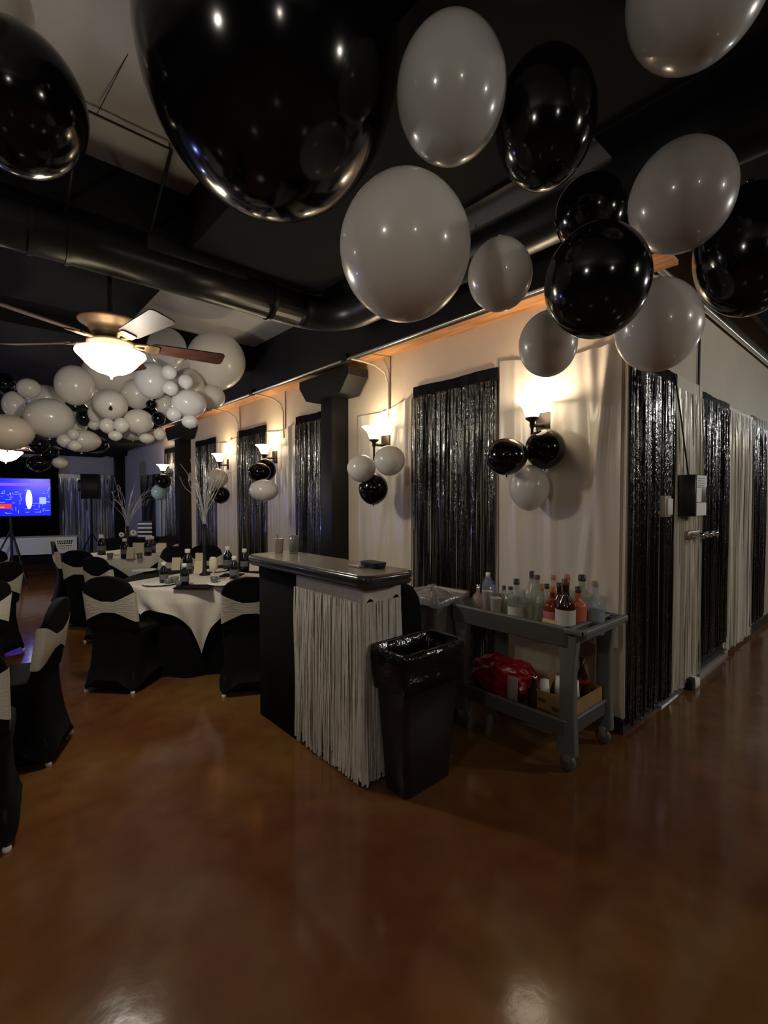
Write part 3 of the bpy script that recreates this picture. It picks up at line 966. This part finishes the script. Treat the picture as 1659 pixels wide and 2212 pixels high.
# stemmed goblet next to the vase
t = thing('goblet', 'pale stemmed goblet with cream napkin beside the near black vase', 'goblet', G(460, 4.3, .757))
MB().lathe([(.001, 0), (.032, 0), (.032, .004), (.006, .01), (.005, .07), (.012, .08), (.036, .11), (.040, .16), (.036, .20)], n=24).build('cup', mat('ivory_glass', (.72, .66, .5), .25, coat=.3), t)
MB().bbox(-.03, -.02, .155, .02, .02, .215, .012).build('napkin_tuft', M_paper, t)

# ================================================================== FAR END: screen, long table, speaker
c = unproject(22, 1074, 8.4)
t = thing('projection_screen', 'glowing blue television screen on a black tripod stand at the far end', 'screen', (c.x, c.y, 0), -YAW * .25)
sw, sh, zc = 1.17, .66, c.z
MB().bbox(-sw / 2 - .02, -.03, zc - sh / 2 - .02, sw / 2 + .02, .03, zc + sh / 2 + .02, .01).build('bezel', M_black, t)
M_scr = mat('screen_blue', (0, 0, .1), .3, emis=(.004, .012, 1.0), estr=.55)
scr = MB().box(-sw / 2, -.034, zc - sh / 2, sw / 2, -.031, zc + sh / 2).build('display', M_scr, t)
def spanel(x0, z0, x1, z1, col, st, nm):
    m = mat('screen_' + nm, (0, 0, 0), .4, emis=col, estr=st)
    MB().box(x0, -.038, zc + z0, x1, -.0345, zc + z1).build(nm, m, scr)
spanel(-.25, .20, .58, .25, (.25, .08, 1), .5, 'violet_haze')
o_ = MB(); o_.loft([[(.27 + .045 * math.cos(2 * PI * k / 24), y, zc - .04 + .17 * math.sin(2 * PI * k / 24)) for k in range(24)] for y in (-.042, -.035)], smooth=False)
o_.build('white_flare', mat('screen_white', (1, 1, 1), .4, emis=(.85, .92, 1), estr=1.6), scr)
spanel(-.60, -.20, .02, -.12, (1, .03, .04), .45, 'red_caption')
spanel(-.52, -.185, -.08, -.165, (1, .5, .4), .5, 'caption_text')
spanel(.42, -.12, .52, 0, (.4, .6, 1), .5, 'pale_tile')
dl = MB()
for k in range(110):
    x = random.uniform(-.6, .58); z = random.uniform(-.3, .15); w = random.uniform(.01, .06)
    if random.random() < .5: dl.box(x, -.0372, zc + z, min(x + w * 1.6, .57), -.0345, zc + z + .008)
    else: dl.box(x, -.0372, zc + z, x + .008, -.0345, zc + z + w)
dl.build('interface_lines', mat('screen_lines', (0, 0, 0), .4, emis=(.16, .26, 1), estr=.8), scr)
MB().tube([(.0, .03, zc), (0, .05, .9), (0, .05, .35)], .02, 10).build('pole', M_black, t)
for a in (-55, 65, 185):
    a = math.radians(a)
    MB().tube([(0, .05, .95), (.42 * math.cos(a), .05 + .42 * math.sin(a), .01)], .014, 8).build('leg', M_black, t)

t = thing('long_table', 'long folding table with white front drape and small black sign', 'table', (*G(88, 9.4)[:2], 0), -YAW * .35)
MB().bbox(-.66, -.30, .725, .62, .3, .745, .01).build('tabletop', M_boxwhite, t)
MB().grid(lambda u, v: (-.66 + 1.28 * u, -.305 - .006 * math.sin(u * 30), .745 - .30 * v - .02 * math.sin(u * 3)), 30, 4).build('drape', mat('blue_lit_drape', (.52, .60, .66), .7), t)  # white cloth, the blue uplight on it painted into its colour
sg = MB(); sg.add([(.28, -.318, .70), (.56, -.318, .70), (.56, -.318, .50), (.28, -.318, .50)], [(0, 3, 2, 1)])
sgo = sg.build('sign', M_boxwhite, t)
l = MB()
for r in range(4):
    x = .295
    while x < .53:
        w = random.uniform(.012, .03); hh = (.035, .035, .018, .014)[r]
        l.box(x, -.321, .65 - r * .042, x + w, -.319, .65 - r * .042 + hh); x += w + .008
l.build('lettering', M_black, sgo)
for x in (-.6, .56):
    MB().bbox(x - .02, -.2, 0, x + .02, .2, .725, .01).build('leg', M_steel, t)
MB().grid(lambda u, v: (-.60 + .16 * u * (1 - .5 * v), -.29, .44 - .40 * v), 4, 4).build('hanging_cloth', M_linen, t)
o = MB().grid(lambda u, v: (-.62 + .5 * u, 0 + .02 * math.sin(u * 14), .1 + 1.1 * v), 20, 4).build('room_divider', M_greywall, None, G(0, 10.2), -YAW * .3)
tag(o, 'grey panel standing beside the white draped table at the picture edge', 'panel')

p = G(197, 10.4)
t = thing('speaker_stand', 'black tripod stand carrying the loudspeaker before the silver foil curtain', 'stand', (p.x, p.y, 0))
MB().tube([(0, 0, .25), (0, 0, 1.49)], .02, 10).build('pole', M_black, t)
for a in (10, 130, 250):
    a = math.radians(a)
    MB().tube([(0, 0, .75), (.42 * math.cos(a), .42 * math.sin(a), .01)], .013, 8).build('leg', M_black, t)
t = thing('loudspeaker', 'black box loudspeaker on the tripod stand before the silver foil curtain', 'loudspeaker', (p.x, p.y, 1.49), -.35)
MB().bbox(-.17, -.16, 0, .17, .16, .54, .02).build('cabinet', M_charcoal, t)
MB().bbox(-.15, -.172, .03, .15, -.158, .51, .01).build('grille', M_black, t)
MB().lathe([(.001, 0), (.012, 0), (.012, .004), (.001, .004)], (0, -.174, .02), 10, ax=Matrix.Rotation(PI / 2, 4, 'X')).build('indicator', M_chrome, t)
MB().bbox(-.25, .03, .16, -.17, .07, .42, .01).build('bracket', M_steel, t)

p = G(296, 9.0)
t = thing('gift_table', 'black cloth covered table at the far wall corner', 'table', (p.x, p.y, 0), -YAW)
loops = [[(x + .02 * math.sin(i * 1.9) * (1 - z / .76), y, z) for i, (x, y) in enumerate(rrect(.95, .6, .05, 8))] for z in (0, .4, .76)]
MB().loft(loops).build('table_cover', M_blackcloth, t)
gb = thing('gift_bag', 'black and white striped gift bag on the far black covered table', 'bag', (*G(316, 8.9)[:2], .76), -YAW)
MB().bbox(-.13, -.06, 0, .13, .06, .32, .006).build('bag', mat('striped_paper', (.02, .02, .025), .6), gb)
for k in range(4): MB().bbox(-.132, -.063, .03 + k * .075, .132, -.059, .06 + k * .075, .002).build('stripe', mat('stripe_white', (.6, .65, .78), .6), gb)
for px, tt, z, r, lb in ((262, 8.9, .82, .05, 'white rosette on the far black covered table, outer one'), (288, 8.8, .86, .06, 'white rosette on the far black covered table beside the striped bag')):
    o = MB()
    for k in range(7):
        a = k * 2 * PI / 7
        o.lathe([(.001, -r * .4), (r * .45, -r * .1), (r * .4, r * .3), (.001, r * .45)], (r * .6 * math.cos(a), r * .3 * math.sin(a), r * .6 * math.sin(a)), 10)
    tag(o.build('rosette', M_linen, None, G(px, tt, z)), lb, 'rosette', 'white rosettes on the far table')

# ================================================================== BAR COUNTER
t = thing('bar_counter', 'black bar counter with dark rounded top in the middle of the room', 'bar counter', (1.54, 1.90, 0))
MB().bbox(0, 0, 0, .27, 1.13, 1.05, .008).build('body', M_blackcloth, t)
cx, cy = (1.45 + 1.82) / 2 - 1.54, (1.78 + 3.09) / 2 - 1.90
def top_loop(i, z, r=.07): return [(cx + x, cy + y, z) for x, y in rrect(.37 - 2 * i, 1.31 - 2 * i, r, 7)]
MB().loft([top_loop(.03, 1.048), top_loop(.012, 1.052), top_loop(.004, 1.066), top_loop(.012, 1.078), top_loop(.004, 1.086), top_loop(0, 1.10), top_loop(.006, 1.112), top_loop(.016, 1.117)]).build('edge_moulding', M_baredge, t)
MB().loft([top_loop(.014, 1.113), top_loop(.018, 1.1185)]).build('counter_top', M_bartop, t)
MB().bbox(-.012, .64, 0, .0, 1.13, 1.04, .004).build('front_panel', M_blackcloth, t)

t = thing('fringe_skirt', 'pale satin fringe skirt hanging around the corner of the black bar', 'fringe', (0, 0, 0))
xf, yf = 1.525, 1.885
def fpath(s):
    L1 = 2.535 - (yf + .02)
    if s < L1: return (xf, 2.535 - s), (0, -1)
    if s < L1 + .031:
        a = (s - L1) / .031 * PI / 2
        return (xf + .02 - .02 * math.cos(a), yf + .02 - .02 * math.sin(a)), (math.sin(a), -math.cos(a))
    return (xf + .02 + s - L1 - .031, yf), (1, 0)
LT = .63 + .031 + .245
h = MB()
h.grid(lambda u, v: (*fpath(u * LT)[0], 1.045 - .09 * v), 80, 2)
h.build('header', M_satin, t)
random.seed(5)
def fringe(count, seed, zs, wid, dz):
    s = MB(); random.seed(seed)
    for i in range(count):
        q = (i + random.random() * .6) / count * LT
        p, tn = fpath(q)
        if q > .80 and random.random() < .22: continue
        nrm = (-tn[1], tn[0]); 
        p = (p[0] - nrm[0] * -.004 * dz, p[1] - nrm[1] * -.004 * dz)
        zb = random.uniform(0.006, .05) if random.random() < .8 else random.uniform(.05, .12)
        s.ribbon(p, (-tn[0], -tn[1]), wid * random.uniform(.7, 1.25), zb, zs, 10, .012, .28)
    return s
o = fringe(190, 5, .965, .0125, 0).build('strands', M_satin, t); o['kind'] = 'stuff'
o = fringe(90, 9, .96, .012, 1).build('strands', M_satin, t); o['kind'] = 'stuff'
# the uncut upper part of the fringe
h = MB(); h.grid(lambda u, v: (fpath(u * LT)[0][0] - .0, fpath(u * LT)[0][1] - .0, .96 - (.03 + .28 * max(0, math.sin(u * 4.2)) ** 2 + .05 * math.sin(u * 31)) * v), 110, 3)
h.build('band', M_satin, t)

# items on the bar top
ZB = 1.119
def onbar(px, X): y, tt = atX(px, X); return Vector((X, y, ZB))
t = thing('paper_cup', 'pink printed paper cup on the far end of the bar top', 'cup', onbar(602, 1.66))
MB().lathe([(.001, 0), (.026, 0), (.034, .10), (.036, .102), (.033, .10), (.025, .004), (.001, .004)], n=24).build('cup', mat('pink_paper', (.62, .46, .42), .5), t)
MB().tube([(.01, 0, .02), (-.02, -.01, .13)], .003, 6).build('straw', mat('brown_straw', (.2, .08, .05), .4), t)
t = thing('drinking_glass', 'tall clear glass with napkin inside on the far bar top', 'glass', onbar(634, 1.72))
MB().lathe([(.001, 0), (.028, 0), (.036, .125), (.034, .125), (.026, .006), (.001, .006)], n=24).build('glass', M_glass, t)
MB().lathe([(.001, .008), (.022, .01), (.026, .08), (.015, .12), (.001, .1)], n=9).build('napkin', M_linen, t)
p = onbar(806, 1.70)
t = thing('napkin_holder', 'small black curved holder on the bar top near the trash can corner', 'holder', p)
MB().loft([[(x * 1.0, y, z) for x, y in rrect(.07 + k, .14 + k, .02, 4)] for z, k in ((0, 0), (.006, .004), (.028, .012), (.032, .01))]).build('tray', M_black, t)
p = onbar(775, 1.66)
tag(MB().bbox(-.04, -.05, 0, .04, .05, .012, .004).build('tape_roll', mat('clear_wrap', (.45, .38, .34), .2, trans=.3), None, p), 'crumpled clear wrap lying beside the black holder on the bar', 'wrap')

# ================================================================== TRASH CAN
TX, TY = 1.785, 1.745
t = thing('trash_can', 'tall rectangular dark plastic trash can with black liner against the bar', 'trash can', (TX, TY, 0), math.radians(1.5))
w0, d0, w1, d1, H = .34, .17, .43, .245, .74
def rl(k, z, i=0, r=.03): return [(x, y, z) for x, y in rrect(w0 + (w1 - w0) * k - 2 * i, d0 + (d1 - d0) * k - 2 * i, r, 5)]
MB().loft([rl(0, 0, .01), rl(0, .012), rl(.5, H / 2), rl(.96, H - .03), rl(1, H - .03, -.008), rl(1, H, -.008), rl(1, H, .004), rl(.93, H - .06, .008), rl(.3, .2, .008), rl(.1, .05, .01)]).build('bin', M_trash, t)
random.seed(21)
L = []
n = len(rl(1, H))
for z, i, amp in ((H - .205, -.004, .02), (H - .20, -.014, .012), (H - .12, -.018, .008), (H - .05, -.016, .005), (H + .004, -.014, .008), (H + .012, -.004, .008), (H + .0, .008, .006), (H - .07, .016, .02), (H - .22, .03, .03), (H - .35, .05, .03), (H - .42, .075, .03)):
    kk = 1 if z > H - .06 else max(.4, z / H)
    lp = rl(kk if z > H - .16 and i < 0 else max(.5, z / H), z, i)
    L.append([(x * (1 + random.uniform(-amp, amp) * .35), y * (1 + random.uniform(-amp, amp) * .5), zz + (random.uniform(-amp, amp) * .6)) for x, y, zz in lp])
MB().loft(L, cap=False).build('liner', M_liner, t)

# ================================================================== GREY BIN BEHIND
p = Vector((2.47, 2.27, 0))
q = Vector((1.985, 2.20, 0))
t = thing('covered_stand', 'rounded black cloth covered stand tucked behind the end of the bar counter', 'stand', q)
MB().loft([[(x + .004 * math.sin(i * 1.3), y, z) for i, (x, y) in enumerate(rrect(.26 * k, .44 * k, .10 * k, 8))] for z, k in ((0, 1.02), (.4, 1), (.8, .98), (.90, .9), (.96, .72), (.985, .4), (.99, .1))]).build('cover', M_blackcloth, t)
t = thing('storage_bin', 'grey plastic bin with clear bag on top between bar and cart', 'bin', p)
MB().loft([[(x, y, z) for x, y in rrect(.34 * k, .34 * k, .04, 5)] for z, k in ((0, .8), (.02, .82), (.80, 1.0), (.80, 1.06), (.845, 1.08), (.845, 1.0), (.78, .96))]).build('bin', mat('pale_grey_bin', (.36, .36, .34), .45), t)
random.seed(4)
MB().loft([[(x * (1 + random.uniform(-.05, .05)), y * (1 + random.uniform(-.05, .05)), z + random.uniform(-.01, .01)) for x, y in rrect(.35 * k, .35 * k, .05, 5)] for z, k in ((.79, 1.09), (.848, 1.10), (.852, 1.04), (.80, .85), (.84, .5), (.87, .2))]).build('clear_bag', mat('clear_bag', (.4, .38, .36), .2, trans=.5, bump=.6, bscale=25), t)

# ================================================================== UTILITY CART
CX0, CX1, CY0, CY1, CZ = 2.43, 2.97, 1.16, 2.10, .80
t = thing('utility_cart', 'grey plastic two-shelf utility cart loaded with bottles against the cream wall', 'cart', ((CX0 + CX1) / 2, (CY0 + CY1) / 2, 0))
cw, cd = CX1 - CX0, CY1 - CY0
def tray(z0, z1, w, d, yo=0, th=.03):
    m = MB()
    def lp(i, z): return [(x, y + yo, z) for x, y in rrect(w - 2 * i, d - 2 * i, max(.05 - i, .01), 5)]
    m.loft([lp(.02, z0), lp(.008, z0 + .01), lp(.008, z1 - .02), lp(0, z1 - .012), lp(0, z1), lp(th, z1), lp(th + .004, z0 + .03), lp(th + .02, z0 + .025)])
    return m
tray(CZ - .115, CZ, cw, cd - .08, .04).build('upper_tray', M_grey, t)
tray(.185, .285, cw - .02, cd - .12, .02).build('lower_tray', M_grey, t)
# push handle end nearest the corner, with small compartments
hd = MB()
y_ = -cd / 2
hd.bbox(-cw / 2, y_, CZ - .03, -cw / 2 + .035, y_ + .12, CZ, .006); hd.bbox(cw / 2 - .035, y_, CZ - .03, cw / 2, y_ + .12, CZ, .006)
hd.bbox(-cw / 2, y_ - .01, CZ - .03, cw / 2, y_ + .025, CZ + .004, .01); hd.bbox(-.02, y_, CZ - .03, .0, y_ + .1, CZ, .004)
hd.bbox(-cw / 2 + .02, y_ + .0, CZ - .045, cw / 2 - .02, y_ + .1, CZ - .03, .004)
hd.build('handle', M_grey, t)
for sx in (-1, 1):
    for yy in (-cd / 2 + .11, cd / 2 - .09):
        l = MB(); hw = .028
        l.loft([[(sx * (cw / 2 - .045) + x, yy + y, z) for x, y in rrect(.05, w, .01, 3)] for z, w in ((.10, .11), (.2, .10), (.35, .085), (.6, .085), (.70, .11), (.79, .11))])
        l.build('post', M_grey, t)
        o = MB()
        o.lathe([(.001, -.016), (.036, -.016), (.044, -.010), (.044, .010), (.036, .016), (.001, .016)], (sx * (cw / 2 - .05), yy, .045), 22, ax=Matrix.Rotation(PI / 2, 4, 'Y'))
        cs = o.build('caster', mat('caster_rubber', (.10, .10, .10), .5), t)
        for e in (-.024, .018):
            MB().bbox(sx * (cw / 2 - .05) + e, yy - .02, .05, sx * (cw / 2 - .05) + e + .006, yy + .02, .11, .004).build('caster_fork', M_conduit, cs)
ZT = CZ - .086   # surface inside the upper tray

def glassm(nm, col, tr=.7): return mat(nm, col, .06, alpha=.38, spec=.8, coat=1)
def bottle(px, X, top, w, style, body, cap, label, lcol=None, lspan=(.2, .5)):
    y, tt = atX(px, X)
    zt = zat(top, tt); h = max(.12, zt - ZT)
    t = thing('bottle', label, 'bottle', (X, y, ZT), -YAW, group='bottles on the cart')
    r = w / 2 * 1.32
    P = {'liquor': [(0, 0), (.95, 0), (1, .015), (1, .52), (.85, .62), (.42, .72), (.34, .78), (.34, .90), (.38, .91)],
         'wide': [(0, 0), (.95, 0), (1, .02), (1, .60), (.9, .66), (.35, .72), (.32, .78), (.32, .88), (.36, .89)],
         'cone': [(0, 0), (.95, 0), (1, .02), (1, .42), (.78, .60), (.42, .76), (.3, .86), (.3, .9)],
         'water': [(0, 0), (.9, 0), (1, .03), (.94, .25), (1, .45), (.98, .62), (.6, .80), (.38, .88), (.38, .92)],
         'flask': [(0, 0), (.9, 0), (1, .03), (1.05, .35), (.8, .6), (.35, .68), (.28, .74), (.28, .88)]}[style]
    pr = [(max(a * r, .0005), b * h) for a, b in P]
    MB().lathe(pr, n=24).build('glass_body', body, t)
    cr = P[-1][0] * r * .98
    MB().lathe([(cr, P[-2][1] * h), (cr, h * .99), (cr * .8, h), (.0005, h)], n=16).build('cap', cap, t)
    if lcol:
        MB().lathe([(r * 1.015, h * lspan[0]), (r * 1.015, h * lspan[1])], n=24).build('label_band', lcol, t)
    return t
K = mat('dark_cap', (.02, .015, .012), .4); KB = mat('brown_cap', (.13, .035, .015), .4); KO = mat('orange_cap', (.42, .16, .05), .5); KW = M_cap
KBL = mat('blue_cap', (.03, .05, .28), .4)
LW = mat('bottle_label', (.55, .53, .48), .6); LP = mat('pink_label', (.50, .16, .16), .5); LG = mat('grey_bottle_label', (.22, .25, .30), .6); LR = mat('salmon_label', (.55, .13, .07), .5)
clear = glassm('bottle_glass', (.40, .42, .38), 1); green = glassm('green_glass', (.26, .32, .22), 1); dark = mat('dark_spirit', (.04, .012, .008), .08, coat=.5)
amber = mat('red_spirit', (.20, .03, .02), .1, coat=.5); salmon = mat('salmon_mixer', (.48, .12, .07), .25); bluish = glassm('bluish_glass', (.32, .40, .52), .95); pinkg = glassm('pinkish_glass', (.8, .5, .5), .9)
bottle(1224, 2.53, 1251, .082, 'liquor', dark, KB, 'dark whiskey bottle with white label at the front of the cart', LW, (.18, .5))
bottle(1196, 2.56, 1268, .080, 'wide', amber, KO, 'red bottle with pink label beside the dark whiskey bottle', LP, (.3, .5))
bottle(1117, 2.56, 1251, .078, 'wide', clear, K, 'clear ribbed bottle with black cap at the cart front', LW, (.06, .42))
bottle(1150, 2.62, 1234, .078, 'cone', clear, K, 'clear bottle with tall black pourer in the middle of the cart', mat('olive_label', (.25, .24, .16), .6), (.08, .4))
bottle(1172, 2.60, 1262, .066, 'cone', green, KO, 'greenish clear bottle with orange cap behind the red one')
bottle(1162, 2.86, 1243, .070, 'liquor', green, KB, 'bottle with dark red cap in the back row against the wall')
bottle(1227, 2.80, 1241, .074, 'wide', clear, KO, 'clear bottle with wide orange cap behind the dark whiskey bottle')
bottle(1198, 2.84, 1243, .068, 'liquor', pinkg, KO, 'pinkish bottle with tall orange cap near the wall')
bottle(1251, 2.66, 1268, .075, 'wide', salmon, K, 'salmon coloured mixer bottle beside the dark whiskey bottle', LR, (.15, .6))
bottle(1259, 2.84, 1242, .095, 'wide', green, K, 'broad bottle with tall dark cap in the back row near the handle')
bottle(1288, 2.74, 1256, .078, 'liquor', bluish, mat('tan_cap', (.3, .2, .14), .5), 'bluish bottle with grey label nearest the cart handle', LG, (.1, .45))
bottle(1055, 2.86, 1237, .068, 'water', bluish, KW, 'clear water bottle with white cap at the bin end of the cart')
bottle(1066, 2.80, 1256, .062, 'water', bluish, KBL, 'short water bottle with blue cap at the bin end of the cart')
bottle(1034, 2.68, 1263, .070, 'flask', pinkg, M_chrome, 'pinkish shaker bottle with chrome top at the bin end')
bottle(1090, 2.72, 1266, .064, 'cone', green, K, 'small bottle with black cone pourer behind the paper cups')
bottle(1104, 2.80, 1268, .066, 'liquor', clear, K, 'short dark capped bottle behind the ribbed clear bottle')
bottle(1210, 2.72, 1260, .064, 'liquor', dark, K, 'dark slim bottle in the middle behind the red one')
bottle(1183, 2.76, 1262, .070, 'wide', clear, K, 'clear bottle with flat dark cap in the middle of the cart')
def pcup(px, X, top, label):
    y, tt = atX(px, X); h = zat(top, tt) - ZT
    o = MB().lathe([(.001, 0), (.026, 0), (.036, h - .002), (.038, h), (.034, h - .003), (.025, .004), (.001, .004)], n=24).build('paper_cup', mat('beige_paper', (.48, .42, .38), .6), None, (X, y, ZT))
    tag(o, label, 'cup', 'paper cups on the cart')
pcup(1054, 2.60, 1277, 'taller stack of paper cups on the cart beside the shaker')
pcup(1073, 2.54, 1292, 'lower paper cup nearest the napkin tray on the cart')
y_, _ = atX(1045, 2.53)
t = thing('napkin_tray', 'white plastic tray along the front edge of the cart', 'tray', (2.51, y_ + .03, ZT))
MB().bbox(-.03, -.27, 0, .03, .12, .045, .01).build('tray', M_boxwhite, t)
MB().bbox(-.022, -.25, .045, .022, .10, .06, .006).build('napkins', M_linen, t)
y_, _ = atX(1193, 2.50)
tag(MB().bbox(-.004, -.045, 0, .004, .045, .10, .002).build('price_tag', mat('yellow_note', (.58, .42, .20), .6), None, (2.485, y_, ZT)), 'yellow paper note standing before the red bottle on the cart', 'note')

# lower shelf
ZL = .212
y0, _ = atX(1158, 2.62); y1, _ = atX(1020, 2.62)
random.seed(31)
m = MB()
nu, nv = 60, 36
def bag(u, v):
    th = 2 * PI * u; ph = PI * v
    L_ = abs(y1 - y0) / 2 * 1.0
    r = 1 + .08 * math.sin(3 * th + 5 * ph) + .07 * math.sin(7 * th - 6 * ph) + .04 * math.sin(13 * th + 9 * ph)
    return (2.66 + .13 * r * math.sin(ph) * math.cos(th), (y0 + y1) / 2 + L_ * -math.cos(ph) * (1 + .05 * math.sin(4 * th)), ZL + .13 + .125 * r * math.sin(ph) ** .7 * math.sin(th) - .02 * v)
m.grid(bag, nu, nv)
t = thing('shopping_bag', 'shiny red plastic bag of supplies lying on the lower cart shelf', 'bag', (0, 0, 0))
m.build('bag', M_red, t)
m = MB(); m.bbox(2.525, y0 + .06, ZL + .02, 2.53, y0 + .13, ZL + .19, .002); m.build('printed_panel', mat('bag_print', (.36, .26, .26), .5), t)
t2 = thing('carton', 'open cardboard box holding cups at the handle end of the lower cart shelf', 'box', (2.71, 1.41, ZL))
bw, bd_, bh = .34, .30, .155
for a in ((-bw / 2, -bd_ / 2, -bw / 2 + .006, bd_ / 2), (bw / 2 - .006, -bd_ / 2, bw / 2, bd_ / 2), (-bw / 2, -bd_ / 2, bw / 2, -bd_ / 2 + .006), (-bw / 2, bd_ / 2 - .006, bw / 2, bd_ / 2)):
    MB().box(a[0], a[1], 0, a[2], a[3], bh).build('side_panel', M_cardboard, t2)
MB().box(-bw / 2, -bd_ / 2, 0, bw / 2, bd_ / 2, .006).build('base_panel', M_cardboard, t2)
pr = MB()
for yy, zz, ww in ((-.08, .06, .07), (.03, .09, .05), (.0, .03, .1)): pr.box(-bw / 2 - .002, yy, zz, -bw / 2 - .0005, yy + ww, zz + .022)
pr.build('print', mat('box_print', (.12, .05, .02), .7), t2)
for x, y, h, lb in ((-.10, .08, .19, 'white foam cup standing in the cardboard box beside the cart post'), (-.03, -.07, .21, 'white foam cup in the cardboard box nearest the handle'), (.05, .06, .18, 'white foam cup at the wall side of the cardboard box')):
    o = MB().lathe([(.001, h - .11), (.034, h - .11), (.026, h), (.001, h)], n=20).build('foam_cup', M_cap, None, (2.71 + x, 1.41 + y, ZL + .007))
    tag(o, lb, 'cup', 'foam cups in the cardboard box')
t3 = thing('bottle', 'dark bottle with red collar standing up out of the cardboard box', 'bottle', (2.80, 1.35, ZL + .007))
MB().lathe([(.001, 0), (.036, 0), (.036, .20), (.014, .26), (.013, .32), (.001, .32)], n=18).build('glass_body', dark, t3)
MB().lathe([(.038, .17), (.038, .195)], n=18).build('collar', M_red, t3)
y_, _ = atX(1163, 2.55)
t3 = thing('bottle', 'clear plastic bottle standing between the red bag and the cardboard box', 'bottle', (2.56, y_ + .02, ZL))
MB().lathe([(.001, 0), (.035, 0), (.035, .14), (.014, .19), (.014, .21)], n=20).build('glass_body', mat('dark_clear', (.05, .03, .03), .05, trans=.3), t3)
MB().lathe([(.016, .205), (.016, .225), (.001, .225)], n=14).build('cap', M_chrome, t3)

# ================================================================== SIDE WALL FITTINGS
x0, _ = atY(1462, YC); x1, tt = atY(1490, YC)
t = thing('wall_box', 'charcoal wall box with white labels on the side wall by the corner', 'wall box', (4.10, YC, 0))
zt, zb_ = 1.675, 1.37
MB().bbox(-.13, -.15, zb_, .13, 0, zt, .012).build('housing', M_charcoal, t)
MB().box(-.115, -.154, zt - .09, .115, -.1505, zt - .005).build('upper_label', M_boxwhite, t)
MB().box(-.115, -.154, zb_ + .005, .115, -.1505, zb_ + .10).build('lower_label', M_boxwhite, t)
MB().box(-.115, -.153, zb_ + .105, .0, -.1505, zt - .095).build('side_label', M_boxwhite, t)
l = MB()
for k in range(4): l.box(-.09, -.156, zt - .03 - k * .017, .08 - .03 * (k % 2), -.1545, zt - .024 - k * .017)
l.build('lettering', mat('grey_print', (.25, .28, .28), .6), t)
MB().tube([(-.02, -.07, zt), (-.14, -.05, 2.1), (-.22, -.03, 2.40)], .006, 6).build('power_cable', M_black, t)
t = thing('thermostat', 'small white boxed thermostat beside the charcoal wall box', 'thermostat', (3.74, YC, 0))
MB().bbox(-.06, -.05, 1.37, .06, 0, 1.52, .012).build('guard', mat('beige_guard', (.42, .38, .30), .4), t)
MB().bbox(-.045, -.062, 1.385, .05, -.05, 1.50, .008).build('face', M_boxwhite, t)
t = thing('door_hardware', 'chrome lever lock poking through the cream fringe below the wall box', 'door handle', (4.36, YC, 0))
for k, (x, r) in enumerate(((-.17, .028), (.03, .028), (.2, .03))):
    MB().lathe([(.001, 0), (r, 0), (r, .012), (.012, .02), (.012, .09), (r * .9, .10), (r * .9, .13), (.001, .135)], (x, -.02, 1.22), 16, ax=Matrix.Rotation(PI / 2, 4, 'X')).build('lever', M_chrome, t)
MB().bbox(-.24, -.07, 1.19, .02, -.02, 1.25, .01).build('bar', mat('satin_brass', (.35, .27, .2), .35, .7), t)
x_, _ = atY(1500, YC)
t = thing('electrical_conduit', 'thin dark conduit running down the side wall from the ceiling', 'conduit', (x_ + .0, YC, 0))
MB().tube([(0, -.015, 3.05), (0, -.015, 1.2)], .009, 8).build('pipe', M_steel, t)
t = thing('door_stop', 'small white wedge on the floor beneath the cream fringe', 'door stop', (4.35, YC - .06, 0))
MB().bbox(-.05, -.03, 0, .05, .03, .07, .01).build('wedge', M_cap, t)
MB().bbox(-.12, -.02, 0, -.05, .02, .09, .008).build('heel', M_black, t)
